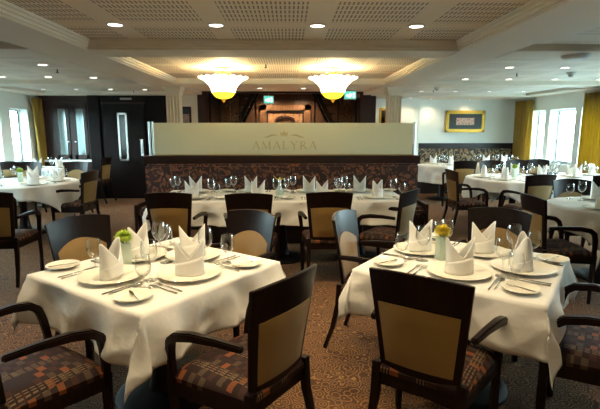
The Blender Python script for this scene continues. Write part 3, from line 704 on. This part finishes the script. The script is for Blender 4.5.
# ------------------------------------------------------------------ curtains
def curtain(x, y0, y1, lab, z0=.06, z1=2.14, pinch=0, side=1):
    t = tag(empty('curtain', (x, (y0 + y1) / 2, 0)), lab, 'curtain', 'gold curtains at the windows')
    L = y1 - y0; nf = max(3, int(L / .12))
    def fn(u, v):
        a = u * nf * 2 * PI; z = z0 + (z1 - z0) * v
        sq = 1 - pinch * (1 - v)
        return (.05 * math.sin(a) * (1 - .3 * v) + .01 * math.sin(a * .37 + v * 3), (u - .5) * L * sq + pinch * L * .5 * (1 - v) * side + .008 * math.sin(a * 2 + v * 4), z)
    MB().grid(fn, nf * 12, 14).build('fabric', M['curtain'], t, smooth=True, solid=.003)
    MB().tube([(0, -L / 2 - .03, z1 + .015), (0, L / 2 + .03, z1 + .015)], .012, 8).build('rail', M['steel'], t, smooth=True)
curtain(XR - .10, 10.22, 10.95, 'gold curtain in the far right corner beside the white wall')
curtain(XR - .10, 7.55, 8.4, 'gold curtain at the right picture edge covering the end of a window')
curtain(XR - .10, 4.3, 4.9, 'gold curtain further along the right windows')
curtain(XL + .10, 9.74, 10.32, 'bright yellow curtain in the far left corner beside the cabinet', pinch=.25)
curtain(XL + .10, 6.2, 6.8, 'gold curtain further along the left windows')

# ------------------------------------------------------------------ chair
def lerp(a, b_, t_): return a + (b_ - a) * t_
def back_y(x, z):   # backrest surface
    k = (z - .44) / .49
    return -.225 - .075 * k - .03 * k * k + 1.15 * x * x * (.6 + .4 * k)
def make_chair():
    t = empty('dining_chair')
    H_ = .93
    def halfw(z): return lerp(.174, .223, max(0, (z - .44) / .49))
    def slab(nu, nv, zlo, ztop, hwf, y_in, y_out, crown=0.0, puff=0.0, arch=0.0, edge_round=0):
        b = MB()
        def P(u, v, out):
            s_ = 2 * u - 1
            zt = ztop - crown * s_ * s_ - arch * s_ ** 2
            z = lerp(zlo, zt, v); x = s_ * hwf(z)
            pf = puff * min(1, 5 * min(u, 1 - u)) * min(1, 5 * min(v, 1 - v))
            y = back_y(x, z)
            return (x, y + (y_in + pf if not out else -y_out - pf), z)
        vs = []; W = nv + 1
        for out in (0, 1):
            for i in range(nu + 1):
                for j in range(nv + 1): vs.append(P(i / nu, j / nv, out))
        off = (nu + 1) * W; fs = []
        for i in range(nu):
            for j in range(nv):
                a = i * W + j; fs.append((a, a + W, a + W + 1, a + 1)); fs.append((off + a, off + a + 1, off + a + W + 1, off + a + W))
        for i in range(nu):
            a = i * W; fs.append((a, off + a, off + a + W, a + W)); a = i * W + nv; fs.append((a, a + W, off + a + W, off + a))
        for j in range(nv):
            a = j; fs.append((a, a + 1, off + a + 1, off + a)); a = nu * W + j; fs.append((a, off + a, off + a + 1, a + 1))
        return b.add(vs, fs)
    slab(16, 16, .395, H_, halfw, .012, .012, crown=.022).build('backrest', M['frame'], t, smooth=True, bevel=.003)
    slab(14, 14, .50, .785, lambda z: halfw(z) - .034, .016, -.004, puff=.012, arch=.065).build('inner_back_panel', M['olive'], t, smooth=True)
    slab(14, 14, .485, .778, lambda z: halfw(z) - .030, -.004, .015, puff=.010, arch=.012).build('outer_back_panel', M['olive'], t, smooth=True)
    # seat
    def seat(u, v):
        x = 2 * u - 1; y = 2 * v - 1
        w_ = lerp(.205, .25, (y + 1) / 2)
        e = (1 - abs(x) ** 5) * (1 - abs(y) ** 5)
        return (x * w_, .24 * y + .012 * (1 - x * x) * (y > .9), .445 + .042 * e ** .5)
    b = MB(); b.grid(seat, 18, 18)
    b.grid(lambda u, v: (lambda p: (p[0], p[1], .425))(seat(u, v)), 18, 18)
    n_ = 19 * 19; W = 19
    fs = []
    for i in range(18):
        for a in (i * W, i * W + 18): fs.append((a, a + W, n_ + a + W, n_ + a))
        for a in (i, 18 * W + i): fs.append((a, a + 1, n_ + a + 1, n_ + a))
    b.add([], []); 
    for f in fs: b.f.append(list(f)); b.mi.append(0)
    b.build('seat', M['seat'], t, smooth=True)
    b = MB()
    b.box((0, .228, .395), (.46, .026, .07)); b.box((0, -.215, .395), (.37, .026, .07))
    for s in (-1, 1): b.tube([(s * .19, -.225, .395), (s * .235, .225, .395)], .035, square=True, asp=.4)
    b.build('seat_frame', M['frame'], t, bevel=.003)
    for s in (-1, 1):
        MB().tube([(s * .238, .225, 0), (s * .240, .228, .2), (s * .242, .228, .44)], [.014, .017, .021], square=True).build('leg', M['frame'], t, bevel=.003)
        MB().tube([(s * .205, -.335, 0), (s * .197, -.275, .16), (s * .19, -.235, .32), (s * .188, -.225, .47)], [.014, .016, .019, .020], square=True, up=Vector((1, 0, 0))).build('leg', M['frame'], t, bevel=.003)
        # arm
        pts = []
        ctrl = [(.218, -.215, .665), (.238, -.08, .672), (.258, .06, .670), (.268, .15, .655), (.266, .195, .625), (.258, .212, .57), (.250, .222, .50), (.244, .227, .43)]
        b = MB(); b.tube([(s * x_, y_, z_) for x_, y_, z_ in ctrl], [.014, .016, .019, .020, .020, .019, .018, .018], square=True, up=Vector((1, 0, 0)), asp=1.0)
        b.build('armrest', M['frame'], t, bevel=.006, smooth=True)
    return proto(t)
CH = make_chair()
def ang(fx, fy): return math.atan2(fy, fx) - PI / 2
TH = math.radians(54)
U = Vector((math.cos(TH), math.sin(TH))); V = Vector((math.sin(TH), -math.cos(TH)))
cL = Vector((-.715, 2.44)); cR = Vector((1.0, 2.49))
def chair(x, y, fx, fy, lab, grp): return place(CH, (x, y, 0), ang(fx, fy), lab, 'chair', grp, scale=(1, .88, 1))
G1, G2, G3, G4 = 'chairs at the front left table', 'chairs at the front right table', 'chairs at the long table', 'chairs at the right tables'
chair(-1.125, 1.87, U.x, U.y, 'mahogany armchair with plaid seat at the lower left picture edge', G1)
chair(-.205, 1.925, -V.x, -V.y, 'armchair with tan back panel at the near right side of the front left table', G1)
chair(-.41, 2.99, -U.x, -U.y, 'armchair with orange-lit inner back behind the right half of the front left table', G1)
chair(-1.20, 2.86, V.x, V.y, 'armchair with wide bluish dark top rail behind the left corner of the front left table', G1)
chair(.665, 1.965, U.x, U.y, 'armchair with its tan rear panel towards the camera before the front right table', G2)
chair(.60, 3.02, V.x + .15, V.y + .1, 'armchair with blue-lit top rail and yellow inner back left of the front right table', G2)
chair(1.39, 3.05, -U.x, -U.y, 'dark armchair behind the far side of the front right table', G2)
chair(1.50, 2.05, -V.x, -V.y, 'armchair cut by the right picture edge beside the front right table', G2)
chair(-1.12, 4.45, 0, 1, 'armchair leftmost of the row before the long table', G3)
chair(-.37, 4.38, 0, 1, 'armchair before the long table, second from left, half hidden', G3)
chair(.375, 4.45, 0, 1, 'armchair before the long table, third from left, tan rear panel', G3)
chair(.98, 4.50, -.80, .60, 'armchair turned left at the right end of the long table', G3)
chair(2.40, 3.96, 1, -.02, 'armchair in profile at the left of the right round table by the picture edge', G4)
chair(3.22, 6.04, -.15, 1, 'armchair with tall olive rear panel between the two round tables on the right', G4)
chair(3.26, 4.95, -.05, -1, 'armchair with blue-lit inner back behind the right round table by the picture edge', G4)
chair(4.15, 5.98, .1, 1, 'dark armchair at the right picture edge beyond the nearest round table', G4)
chair(2.58, 6.55, 1, .05, 'armchair in profile at the left of the far round table', G4)
chair(3.25, 8.6, 0, 1, 'armchair with olive rear panel facing the far white-clothed tables', G4)
chair(3.72, 8.15, -.1, -1, 'dark armchair behind the middle of the far round table', G4)
chair(4.75, 8.45, -.1, -1, 'dark armchair near the right windows, in front of the panes', G4)
chair(4.3, 8.3, 0, -1, 'dark armchair near the right windows, left of its neighbour', G4)
G5 = 'chairs at the left tables'
chair(-2.84, 4.52, -.12, 1, 'armchair back cut by the left picture edge, nearest on the left', G5)
chair(-3.72, 5.58, .05, 1, 'armchair at the near side of the left round table by the picture edge', G5)
chair(-3.03, 6.5, -1, .12, 'armchair in profile at the right of the left round table', G5)
chair(-4.60, 8.0, .1, -1, 'armchair with blue-lit back behind the left round table, left one', G5)
chair(-3.80, 8.0, -.05, -1, 'armchair with blue-lit back behind the left round table, right one', G5)
chair(-3.98, 9.5, -1, .1, 'armchair in profile with blue-lit back near the glazed cabinet', G5)
chair(-5.0, 8.62, .1, 1, 'dark armchair between the two left tables by the windows', G5)

# ------------------------------------------------------------------ tables and cloths
TZ = .745
def table_round(x, y, r, lab, grp):
    t = tag(empty('dining_table', (x, y, 0)), lab, 'table', grp)
    MB().lathe([(0, TZ), (r - .01, TZ), (r, TZ - .01), (r, TZ - .03), (0, TZ - .03)], 40).build('tabletop', M['tabletop'], t, smooth=True)
    pedestal(t, .28)
def pedestal(t, r):
    MB().lathe([(0, .70), (.11, .70), (.10, .66), (.055, .60), (.05, .35), (.07, .14), (.09, .05), (0, .05)], 20).build('pedestal', M['frame'], t, smooth=True)
    MB().lathe([(0, .055), (.09, .055), (r * .9, .03), (r, .018), (r, 0), (0, 0)], 32).build('base', M['iron'], t, smooth=True)
def table_sq(x, y, a, rz, lab, grp, ay=None):
    ay = ay or a
    t = tag(empty('dining_table', (x, y, 0), rz), lab, 'table', grp)
    MB().lohi(-a, a, -ay, ay, TZ - .03, TZ).build('tabletop', M['tabletop'], t, bevel=.004)
    pedestal(t, .27)
def ramp01(x): return max(0., min(1., x))
def cloth_sq(x, y, a, rz, d, lab, seed=0, ay=None, grp='white tablecloths', n=90, amp=1.0, zt=.0025):
    ay = ay or a; rnd = random.Random(seed); ph = [rnd.uniform(0, 6.28) for _ in range(12)]
    aa, ab = a + .006, ay + .006
    def wav(s, ph0, drop):
        k = min(1, drop / .16)
        return 1.5 * amp * k * (.018 * math.sin(s * 7.5 + drop * 6 + ph0) + .010 * math.sin(s * 17 - drop * 9 + ph0 * 2.3) + .004 * math.sin(s * 33 + ph0 * 1.7))
    def fn(u, v):
        px = (2 * u - 1) * (a + d); py = (2 * v - 1) * (ay + d)
        dx = max(0, abs(px) - a); dy = max(0, abs(py) - ay); sx = 1 if px > 0 else -1; sy = 1 if py > 0 else -1
        z = TZ + zt
        rg = (1 - abs(mnoise.noise((px * 5 + seed, py * 5, .3)))) ** 3 * .022 + mnoise.noise((px * 9, py * 9 + seed, 1.7)) * .010
        if dx == 0 and dy == 0:
            return (px, py, z + .0012 * math.sin(px * 23 + ph[8]) * math.sin(py * 19 + ph[9]))
        r = math.hypot(dx, dy); phi = math.atan2(dy, dx)
        w_ = math.sin(2 * phi)  # 0 on the sides, 1 in the corner
        cx = sx * aa if abs(px) > a else px; cy = sy * ab if abs(py) > ay else py
        fl = .045 + .03 * math.sin(ph[int((sx + 1) + (sy + 1) / 2)] + 1)
        lead = w_ ** 1.5 * .15
        ci = int((sx + 1) + (sy + 1) / 2); tw = .10 * math.sin(ph[ci + 4]) * w_
        ox = (fl * math.cos(phi) + lead * .707) * sx * r; oy = (fl * math.sin(phi) + lead * .707) * sy * r
        ox += -sy * tw * r; oy += sx * tw * r
        # soft pleats near the corner fold
        pl_ = amp * .03 * math.sin(phi * 6) * min(1, r / .15) * (1 if r > 0 else 0)
        if dx > 0 and dy > 0: ox += pl_ * -sy * .6; oy += pl_ * sx * .6
        if dx > 0 and dy == 0: ox += sx * wav(py, ph[0 if sx > 0 else 1], dx)
        elif dy > 0 and dx == 0: oy += sy * wav(px, ph[2 if sy > 0 else 3], dy)
        else:
            k = math.cos(phi) ** 2; ox += sx * wav(sy * ay, ph[0 if sx > 0 else 1], r) * k; oy += sy * wav(sx * a, ph[2 if sy > 0 else 3], r) * (1 - k)
        kk = min(1, r / .1) * amp * rg
        ox += sx * kk * math.cos(phi); oy += sy * kk * math.sin(phi)
        drop = r * (1 - .03 * lead)
        zz = z - drop
        if r < .012: zz = z - drop * .7
        return (cx + ox, cy + oy, zz)
    o = MB().grid(fn, n, n).build('tablecloth', M['linen'], None, (x, y, 0), smooth=False)
    for p_ in o.data.polygons: p_.use_smooth = True
    o.rotation_euler = (0, 0, rz)
    md = o.modifiers.new('thickness', 'SOLIDIFY'); md.thickness = .002; md.offset = 1
    tag(o, lab, 'tablecloth', grp)
def cloth_round(x, y, r0, half, rz, lab, seed=0, grp='white tablecloths'):
    rnd = random.Random(seed); p1, p2 = rnd.uniform(0, 6), rnd.uniform(0, 6); nf = 14
    def fn(u, v):
        px = (2 * u - 1) * half; py = (2 * v - 1) * half; rr = math.hypot(px, py); a = math.atan2(py, px)
        if rr <= r0: return (px, py, TZ + .003)
        d = rr - r0; k = min(1, d / .14)
        R_ = r0 + .006 + .03 * d + k * (.018 * math.sin(nf * a + p1) + .010 * math.sin(23 * a + p2)) + .012 * k
        return (R_ * math.cos(a), R_ * math.sin(a), TZ + .003 - d * .985)
    o = MB().grid(fn, 84, 84).build('tablecloth', M['linen'], None, (x, y, 0))
    for p_ in o.data.polygons: p_.use_smooth = True
    o.rotation_euler = (0, 0, rz)
    md = o.modifiers.new('thickness', 'SOLIDIFY'); md.thickness = .002; md.offset = 1
    tag(o, lab, 'tablecloth', grp)
A = .465
table_sq(cL.x, cL.y, A, TH, 'square pedestal table at the front left under a white cloth', 'square tables')
table_sq(cR.x, cR.y, A, TH, 'square pedestal table at the front right under a white cloth', 'square tables')
cloth_sq(cL.x, cL.y, A, TH, .235, 'white cloth with long pointed corner draped over the front left table', 3)
cloth_sq(cR.x, cR.y, A, TH, .235, 'white cloth draped over the front right table', 11)
for k, nm in enumerate(('left', 'middle', 'right')):
    xx = -.99 + .90 * k
    table_sq(xx, 5.22, .445, 0, '%s section of the long table before the banquette' % nm, 'sections of the long table', ay=.465)
cloth_sq(-.09, 5.22, 1.36, 0, .26, 'long white cloth hanging from the table before the banquette', 21, ay=.465, n=110, amp=1.5)
table_round(3.23, 4.42, .58, 'round table nearest the right picture edge', 'round tables'); cloth_round(3.23, 4.42, .585, .80, .3, 'white cloth on the round table nearest the right picture edge', 4)
table_round(3.52, 7.05, .70, 'round table in the middle of the right aisle', 'round tables'); cloth_round(3.52, 7.05, .705, .88, .75, 'warm-lit cloth on the round table in the middle of the right aisle', 5)
table_round(-3.84, 6.6, .74, 'round table at the left picture edge', 'round tables'); cloth_round(-3.84, 6.6, .745, .92, .5, 'cream cloth on the round table at the left picture edge', 6)
table_sq(3.28, 9.72, .42, .62, 'small square table before the far banquette at its left end', 'far square tables'); cloth_sq(3.28, 9.72, .42, .62, .36, 'white cloth with a long hanging point on the far left square table', 31, n=40)
table_sq(4.55, 9.85, .42, 0, 'square table before the far banquette near the right curtain', 'far square tables'); cloth_sq(4.55, 9.85, .42, 0, .24, 'white cloth on the far table near the right curtain', 32, n=40)
table_sq(4.75, 7.15, .42, .2, 'square table by the right windows', 'far square tables'); cloth_sq(4.75, 7.15, .42, .2, .24, 'white cloth on the table by the right windows', 33, n=40)
table_sq(-4.72, 9.1, .40, 0, 'square table before the glazed cabinet', 'far square tables'); cloth_sq(-4.72, 9.1, .40, 0, .24, 'white cloth on the table before the glazed cabinet', 34, n=40)

# ------------------------------------------------------------------ tableware prototypes
def make_plate(name, r):
    k = r / .16
    return proto(MB().lathe([(0, .004), (.085 * k, .004), (.10 * k, .006), (.125 * k, .013), (.158 * k, .019), (.160 * k, .021), (.158 * k, .0225), (.124 * k, .0165), (.10 * k, .0095), (.09 * k, .0075), (0, .0075)][::-1] , 40).build(name, M['porcelain'], smooth=True))
PLATE = make_plate('dinner_plate', .162); BREAD = make_plate('bread_plate', .086)
def make_napkin():
    t = empty('folded_napkin')
    a, b_ = .069, .048
    def body(u, v):
        th = u * 2 * PI; cx = math.cos(th); sx = math.sin(th)
        h = .088 + .100 * abs(cx) ** 1.15
        ex = 1 + .08 * v; ey = 1 - .42 * v * (.35 + .65 * abs(cx))
        return (a * cx * ex, b_ * sx * ey, h * v)
    MB().grid(body, 48, 12, closed_u=True).build('standing_fold', M['napkin'], t, smooth=True, solid=.0035)
    def cuff(u, v):
        th = (u - .5) * 2 * PI * .86 - PI / 2; cx = math.cos(th); sx = math.sin(th)
        h = .035 + .085 * u
        ey = 1 - .2 * v
        return (a * 1.05 * cx, b_ * 1.10 * sx * ey, h * v)
    MB().grid(cuff, 40, 5).build('wrapped_cuff', M['napkin'], t, smooth=True, solid=.003)
    return proto(t)
NAP = make_napkin()
def make_glass(name, H, rb, rf, st):
    pr_ = [(0, 0), (rf, 0), (rf, .002), (rf * .5, .005), (.005, .012), (.0038, st * .6), (.006, st), (rb * .55, st + .008), (rb * .9, st + (H - st) * .28), (rb, st + (H - st) * .48), (rb * .92, st + (H - st) * .8), (rb * .80, H)]
    inner = [(rb * .78, H), (rb * .90, st + (H - st) * .8), (rb * .965, st + (H - st) * .48), (rb * .86, st + (H - st) * .3), (rb * .5, st + .014), (0, st + .010)]
    return proto(MB().lathe(pr_, 24).build(name, M['glass'], smooth=True))
WINE = make_glass('wine_glass', .205, .042, .035, .09)
WATER = make_glass('water_goblet', .165, .039, .032, .06)
def make_knife(name, L):
    t = empty(name)
    MB().tube([(0, -L / 2, .004), (0, -L / 2 + .01, .004), (0, -.01, .004), (0, .0, .004)], [.003, .0042, .0034, .003], 8).build('handle', M['silver'], t, smooth=True)
    MB().poly([(-.004, 0), (.004, 0), (.009, .02), (.009, L / 2 - .02), (.004, L / 2), (-.003, L / 2 - .002), (-.005, .02)], .003, .005).build('blade', M['silver'], t)
    return proto(t)
def make_fork(name, L):
    t = empty(name)
    MB().tube([(0, -L / 2, .003), (0, -.02, .004), (0, L * .22, .007)], [.0045, .003, .0025], 8, asp=1.2).build('handle', M['silver'], t, smooth=True)
    b = MB().poly([(-.003, L * .2), (.003, L * .2), (.011, L * .27), (.0115, L * .34), (-.0115, L * .34), (-.011, L * .27)], .005, .007)
    for k in range(4):
        x = -.0097 + k * .0065; b.poly([(x - .0017, L * .33), (x + .0017, L * .33), (x + .0011, L / 2), (x - .0011, L / 2)], .005, .007)
    b.build('tines', M['silver'], t); return proto(t)
def make_spoon(name, L):
    t = empty(name)
    MB().tube([(0, -L / 2, .003), (0, -.02, .004), (0, L * .25, .006)], [.0045, .003, .0025], 8, asp=1.2).build('handle', M['silver'], t, smooth=True)
    b = MB()
    def sp(u, v):
        a = u * 2 * PI; return (.018 * v * math.cos(a), L * .37 + .028 * v * math.sin(a), .0035 + .005 * v * v)
    b.grid(sp, 20, 4, closed_u=True); b.build('bowl', M['silver'], t, smooth=True, solid=.001); return proto(t)
KNIFE = make_knife('table_knife', .23); BKNIFE = make_knife('butter_knife', .15); FORK = make_fork('table_fork', .20); SPOON = make_spoon('dessert_spoon', .18)
def make_vase(flower, name='flower_vase'):
    t = empty(name)
    b = MB().poly([(-.03, -.03), (.03, -.03), (.03, .03), (-.03, .03)], 0, .135); b.build('vase_body', M['vase'], t, bevel=.006, smooth=True)
    for k in range(3):
        a = k * 2.1; MB().tube([(.006 * math.cos(a), .006 * math.sin(a), .10), (.015 * math.cos(a), .015 * math.sin(a), .155)], .0025, 6).build('stem', M['stem'], t)
    b = MB(); rnd = random.Random(5)
    for k in range(150):
        zc = 1 - 1.7 * (k + .5) / 150; rr = math.sqrt(max(0, 1 - zc * zc)); a = k * 2.39996
        d = Vector((rr * math.cos(a), rr * math.sin(a), zc * .75)); c = Vector((0, 0, .172)) + d * .030
        s_ = d.cross(Vector((0, 0, 1))); s_ = s_.normalized() if s_.length > .01 else Vector((1, 0, 0)); tp = c + d * rnd.uniform(.014, .024)
        upv = d.cross(s_).normalized()
        b.add([c - s_ * .006, c + s_ * .006, tp + s_ * .003 + upv * .004, tp - s_ * .003 + upv * .004, c + upv * .004], [(0, 1, 2, 3), (0, 4, 3), (1, 2, 4)])
    b.build('petals', flower, t, recalc=False)
    MB().lathe([(0, .203), (.018, .198), (.03, .175), (.02, .150), (0, .145)], 14).build('flower_heart', flower, t, smooth=True)
    return proto(t)
VASE = make_vase(M['flower']); VASE2 = make_vase(M['flower2'])
def make_budvase():
    t = empty('bud_vase')
    MB().lathe([(0, 0), (.035, 0), (.04, .02), (.034, .06), (.018, .11), (.016, .15), (.022, .17), (.018, .17), (0, .15)], 20).build('vase_body', M['vase'], t, smooth=True)
    for k in range(5):
        a = k * 1.256 + .3; b = MB(); c = Vector((math.cos(a), math.sin(a), 0)); s_ = Vector((-math.sin(a), math.cos(a), 0))
        p0 = Vector((0, 0, .165)); p1 = p0 + c * .04 + Vector((0, 0, .025)); p2 = p0 + c * (.10 if k % 2 else .085) + Vector((0, 0, .03 + .03 * (k == 2)))
        b.add([p0 - s_ * .003, p0 + s_ * .003, p1 + s_ * .010, p1 - s_ * .010, p2], [(0, 1, 2, 3), (3, 2, 4)]); b.build('petal', M['flower2'], t, solid=.001, recalc=False)
    return proto(t)
BUD = make_budvase()

TT = TZ + .0055
def setting(px, py, rot, where, grp, nap=None, full=True, bread=True, glasses=True, wine=(.195, .085)):
    def L(x, y): 
        c, s = math.cos(rot), math.sin(rot); return (px + c * x - s * y, py + s * x + c * y)
    place(PLATE, (px, py, TT), rot, 'cream dinner plate ' + where, 'plate', 'dinner plates ' + grp)
    place(NAP, (px, py, TT + .009), nap if nap is not None else rot, 'white peaked folded napkin ' + where, 'napkin', 'folded napkins ' + grp)
    if bread:
        x, y = L(-.375, -.05); place(BREAD, (x, y, TT), rot, 'small bread plate ' + where, 'plate', 'bread plates ' + grp)
        if full: place(BKNIFE, (x, y, TT + .0135), rot - .35, 'butter knife on bread plate ' + where, 'knife', 'butter knives ' + grp)
    if full:
        x, y = L(.185, -.06); place(KNIFE, (x, y, TT), rot, 'silver table knife ' + where, 'knife', 'table knives ' + grp)
        x, y = L(.208, -.065); place(SPOON, (x, y, TT), rot, 'silver spoon ' + where, 'spoon', 'spoons ' + grp)
        x, y = L(-.19, -.06); place(FORK, (x, y, TT), rot, 'silver fork next to plate ' + where, 'fork', 'inner forks ' + grp)
        x, y = L(-.222, -.06); place(FORK, (x, y, TT), rot, 'silver fork outside its twin ' + where, 'fork', 'outer forks ' + grp)
    if glasses:
        x, y = L(.272, -.01); place(WATER, (x, y, TT), 0, 'empty water goblet ' + where, 'glass', 'water goblets ' + grp)
        x, y = L(*wine); place(WINE, (x, y, TT), 0, 'empty tall wine glass ' + where, 'glass', 'wine glasses ' + grp)
def P2(c, u, v): return (c.x + U.x * u + V.x * v, c.y + U.y * u + V.y * v)
def four(c, name, grp, naps, offs, wines):
    dirs = list(zip(offs, (U, -V, U * -1, V)))
    for ((u, v), f), w_, nz, wn_ in zip(dirs, name, naps, wines):
        x, y = P2(c, u, v); setting(x, y, ang(f.x, f.y), w_, grp, nap=nz, wine=wn_)
four(cL, ['at the left place on the front left table', 'at the near right place on the front left table', 'at the far right place on the front left table', 'behind the vase on the front left table'],
     'on the front left table', [1.35, .12, .35, 1.2], ((-.255, -.05), (0, .245), (.245, 0), (.06, -.26)), ((.195, .085), (.195, .085), (.195, .085), (-.02, .22)))
four(cR, ['at the near place on the front right table', 'at the right place on the front right table', 'at the far place on the front right table', 'at the left place on the front right table'],
     'on the front right table', [.05, 1.25, .15, .2], ((-.235, .03), (.04, .29), (.26, .03), (.09, -.30)), [(.195, .085)] * 4)
x, y = P2(cL, -.10, -.16); place(VASE, (x, y, TT), .5, 'square frosted vase with green flower on the front left table', 'vase', 'flower vases')
x, y = P2(cR, -.02, -.13); place(VASE2, (x, y, TT), .3, 'square frosted vase with yellow-green flower on the front right table', 'vase', 'flower vases')
gl = 'on the long table'
ord4 = ('leftmost', 'second from left', 'third from left', 'rightmost')
for k, x in enumerate((-1.06, -.34, .36, .97)):
    setting(x, 4.97, 0, 'at the %s front place of the long table' % ord4[k], gl, nap=.1 + .2 * k)
for k, x in enumerate((-1.12, -.46, .24, .85)):
    setting(x, 5.47, PI, 'at the %s bench-side place of the long table' % ord4[k], gl, nap=-.1 * k)
place(BUD, (-.11, 5.22, TT), 0, 'white bud vase with spiky yellow petals on the long table', 'vase', 'flower vases')
def round_settings(cx, cy, R, angs, names, grp, naps=None):
    for i, a in enumerate(angs):
        x, y = cx + R * math.cos(a), cy + R * math.sin(a)
        setting(x, y, a + PI / 2, names[i], grp, nap=(naps[i] if naps else a * 1.7), full=False, bread=False)
round_settings(3.23, 4.42, .36, [-2.45, 3.0 - .75 - .9, .1, -1.0], ['at the near left place of the right-edge round table', 'at the far place of the right-edge round table', 'at the right place of the right-edge round table', 'at the near right place of the right-edge round table'], 'on the right-edge round table', [1.2, .1, .5, .8])
round_settings(3.52, 7.05, .47, [3.1, -1.15, 1.1, -2.3, .1], ['at the left place of the right aisle round table', 'at the near right place of the right aisle round table', 'at the far place of the right aisle round table', 'at the near left place of the right aisle round table', 'at the right place of the right aisle round table'], 'on the right aisle round table', [1.3, .3, .1, 1.5, .2])
round_settings(-3.84, 6.6, .50, [-2.0 , .15, 1.75, -.75, 3.1], ['at the near left place of the left round table', 'at the right place of the left round table', 'at the far place of the left round table', 'at the near right place of the left round table', 'at the window-side place of the left round table'], 'on the left round table', [.2, .3, .1, .1, .4])
for i, (x, y) in enumerate(((3.12, 9.85), (3.42, 9.60))): setting(x, y, PI * i, 'at the %s place of the far left square table' % ('bench-side', 'aisle-side')[i], 'on the far left square table', nap=i * .8, full=False, bread=False)
for i, (x, y) in enumerate(((4.35, 10.02), (4.75, 10.02), (4.55, 9.62))): setting(x, y, PI * (i < 2), 'at the %s place of the table near the right curtain' % ('left bench-side', 'right bench-side', 'aisle-side')[i], 'on the table near the right curtain', nap=i * .3, full=False, bread=False)
for i, (x, y) in enumerate(((4.52, 7.05), (4.95, 7.35), (4.62, 7.38))): setting(x, y, 1.2 * i, 'at the %s place of the table by the right windows' % ('near left', 'far right', 'far left')[i], 'on the table by the right windows', nap=.2 + i, full=False, bread=False)
for i, (x, y) in enumerate(((-4.90, 9.05), (-4.52, 9.1))): setting(x, y, 1.2 * i, 'at the %s place of the table before the cabinet' % ('left', 'right')[i], 'on the table before the cabinet', nap=.2 + i, full=False, bread=False)
place(VASE, (3.52, 7.05, TT), .3, 'small vase with green flower on the right aisle round table', 'vase', 'flower vases')
place(VASE, (4.05, 9.95, TT + 0), .3, 'small vase with green flower on the far banquette table', 'vase', 'flower vases') if False else None
place(VASE, (-3.84, 6.6, TT), .3, 'small vase with pale flower on the left round table', 'vase', 'flower vases')
place(VASE2, (3.2, 4.45, TT), .3, 'small vase with yellow flower on the right-edge round table', 'vase', 'flower vases')

# remove prototypes
def drop(o):
    for c in [c for c in bpy.data.objects if c.parent == o]: drop(c)
    bpy.data.objects.remove(o)
for p_ in PROTOS: drop(p_)

# ------------------------------------------------------------------ outside
tag(MB().lohi(-90, XL - .6, -60, 90, -1.4, -1.3).build('river_water', M['water']), 'teal river water seen through the left windows', 'water', kind='stuff')
S(MB().lohi(XR + .9, 90, -60, 90, -1.4, -.6).lohi(XR + 14, XR + 14.4, -60, 90, -.6, .55).build('quay', M['quay']), 'pale quay with a low wall outside the right windows', 'quay')
S(MB().lohi(-70, -60, -60, 90, -1.3, 3.2).build('river_bank', M['bank']), 'low green river bank across the water', 'river bank')
w = bpy.data.worlds.new('sky'); scene.world = w; w.use_nodes = True; nt = w.node_tree
for n in list(nt.nodes): nt.nodes.remove(n)
o = N(nt, 'ShaderNodeOutputWorld'); bg = N(nt, 'ShaderNodeBackground'); bg.inputs[1].default_value = 17.0
tc = N(nt, 'ShaderNodeTexCoord'); sp = N(nt, 'ShaderNodeSeparateXYZ'); nt.links.new(tc.outputs['Generated'], sp.inputs[0])
cc = ramp(nt, sp.outputs[2], [(0.0, (.74, .97, 1.0)), (.35, (.62, .88, .98))]); nt.links.new(cc, bg.inputs[0]); nt.links.new(bg.outputs[0], o.inputs[0])

# ------------------------------------------------------------------ camera
cam = bpy.data.cameras.new('camera'); co = bpy.data.objects.new('camera', cam); col.objects.link(co)
cam.sensor_width = 36; cam.lens = 457 / 600 * 36; cam.clip_start = .02; cam.clip_end = 300
pit = math.atan(75.5 / 457); yaw = math.atan(11 / math.hypot(457, 75.5))
co.location = (0, 0, 1.5); co.rotation_euler = (PI / 2 - pit, 0, -yaw)
scene.camera = co
vs = scene.view_settings; vs.view_transform = 'Standard'; vs.look = 'None'; vs.gamma = 1; vs.use_curve_mapping = False; vs.exposure = 0.78
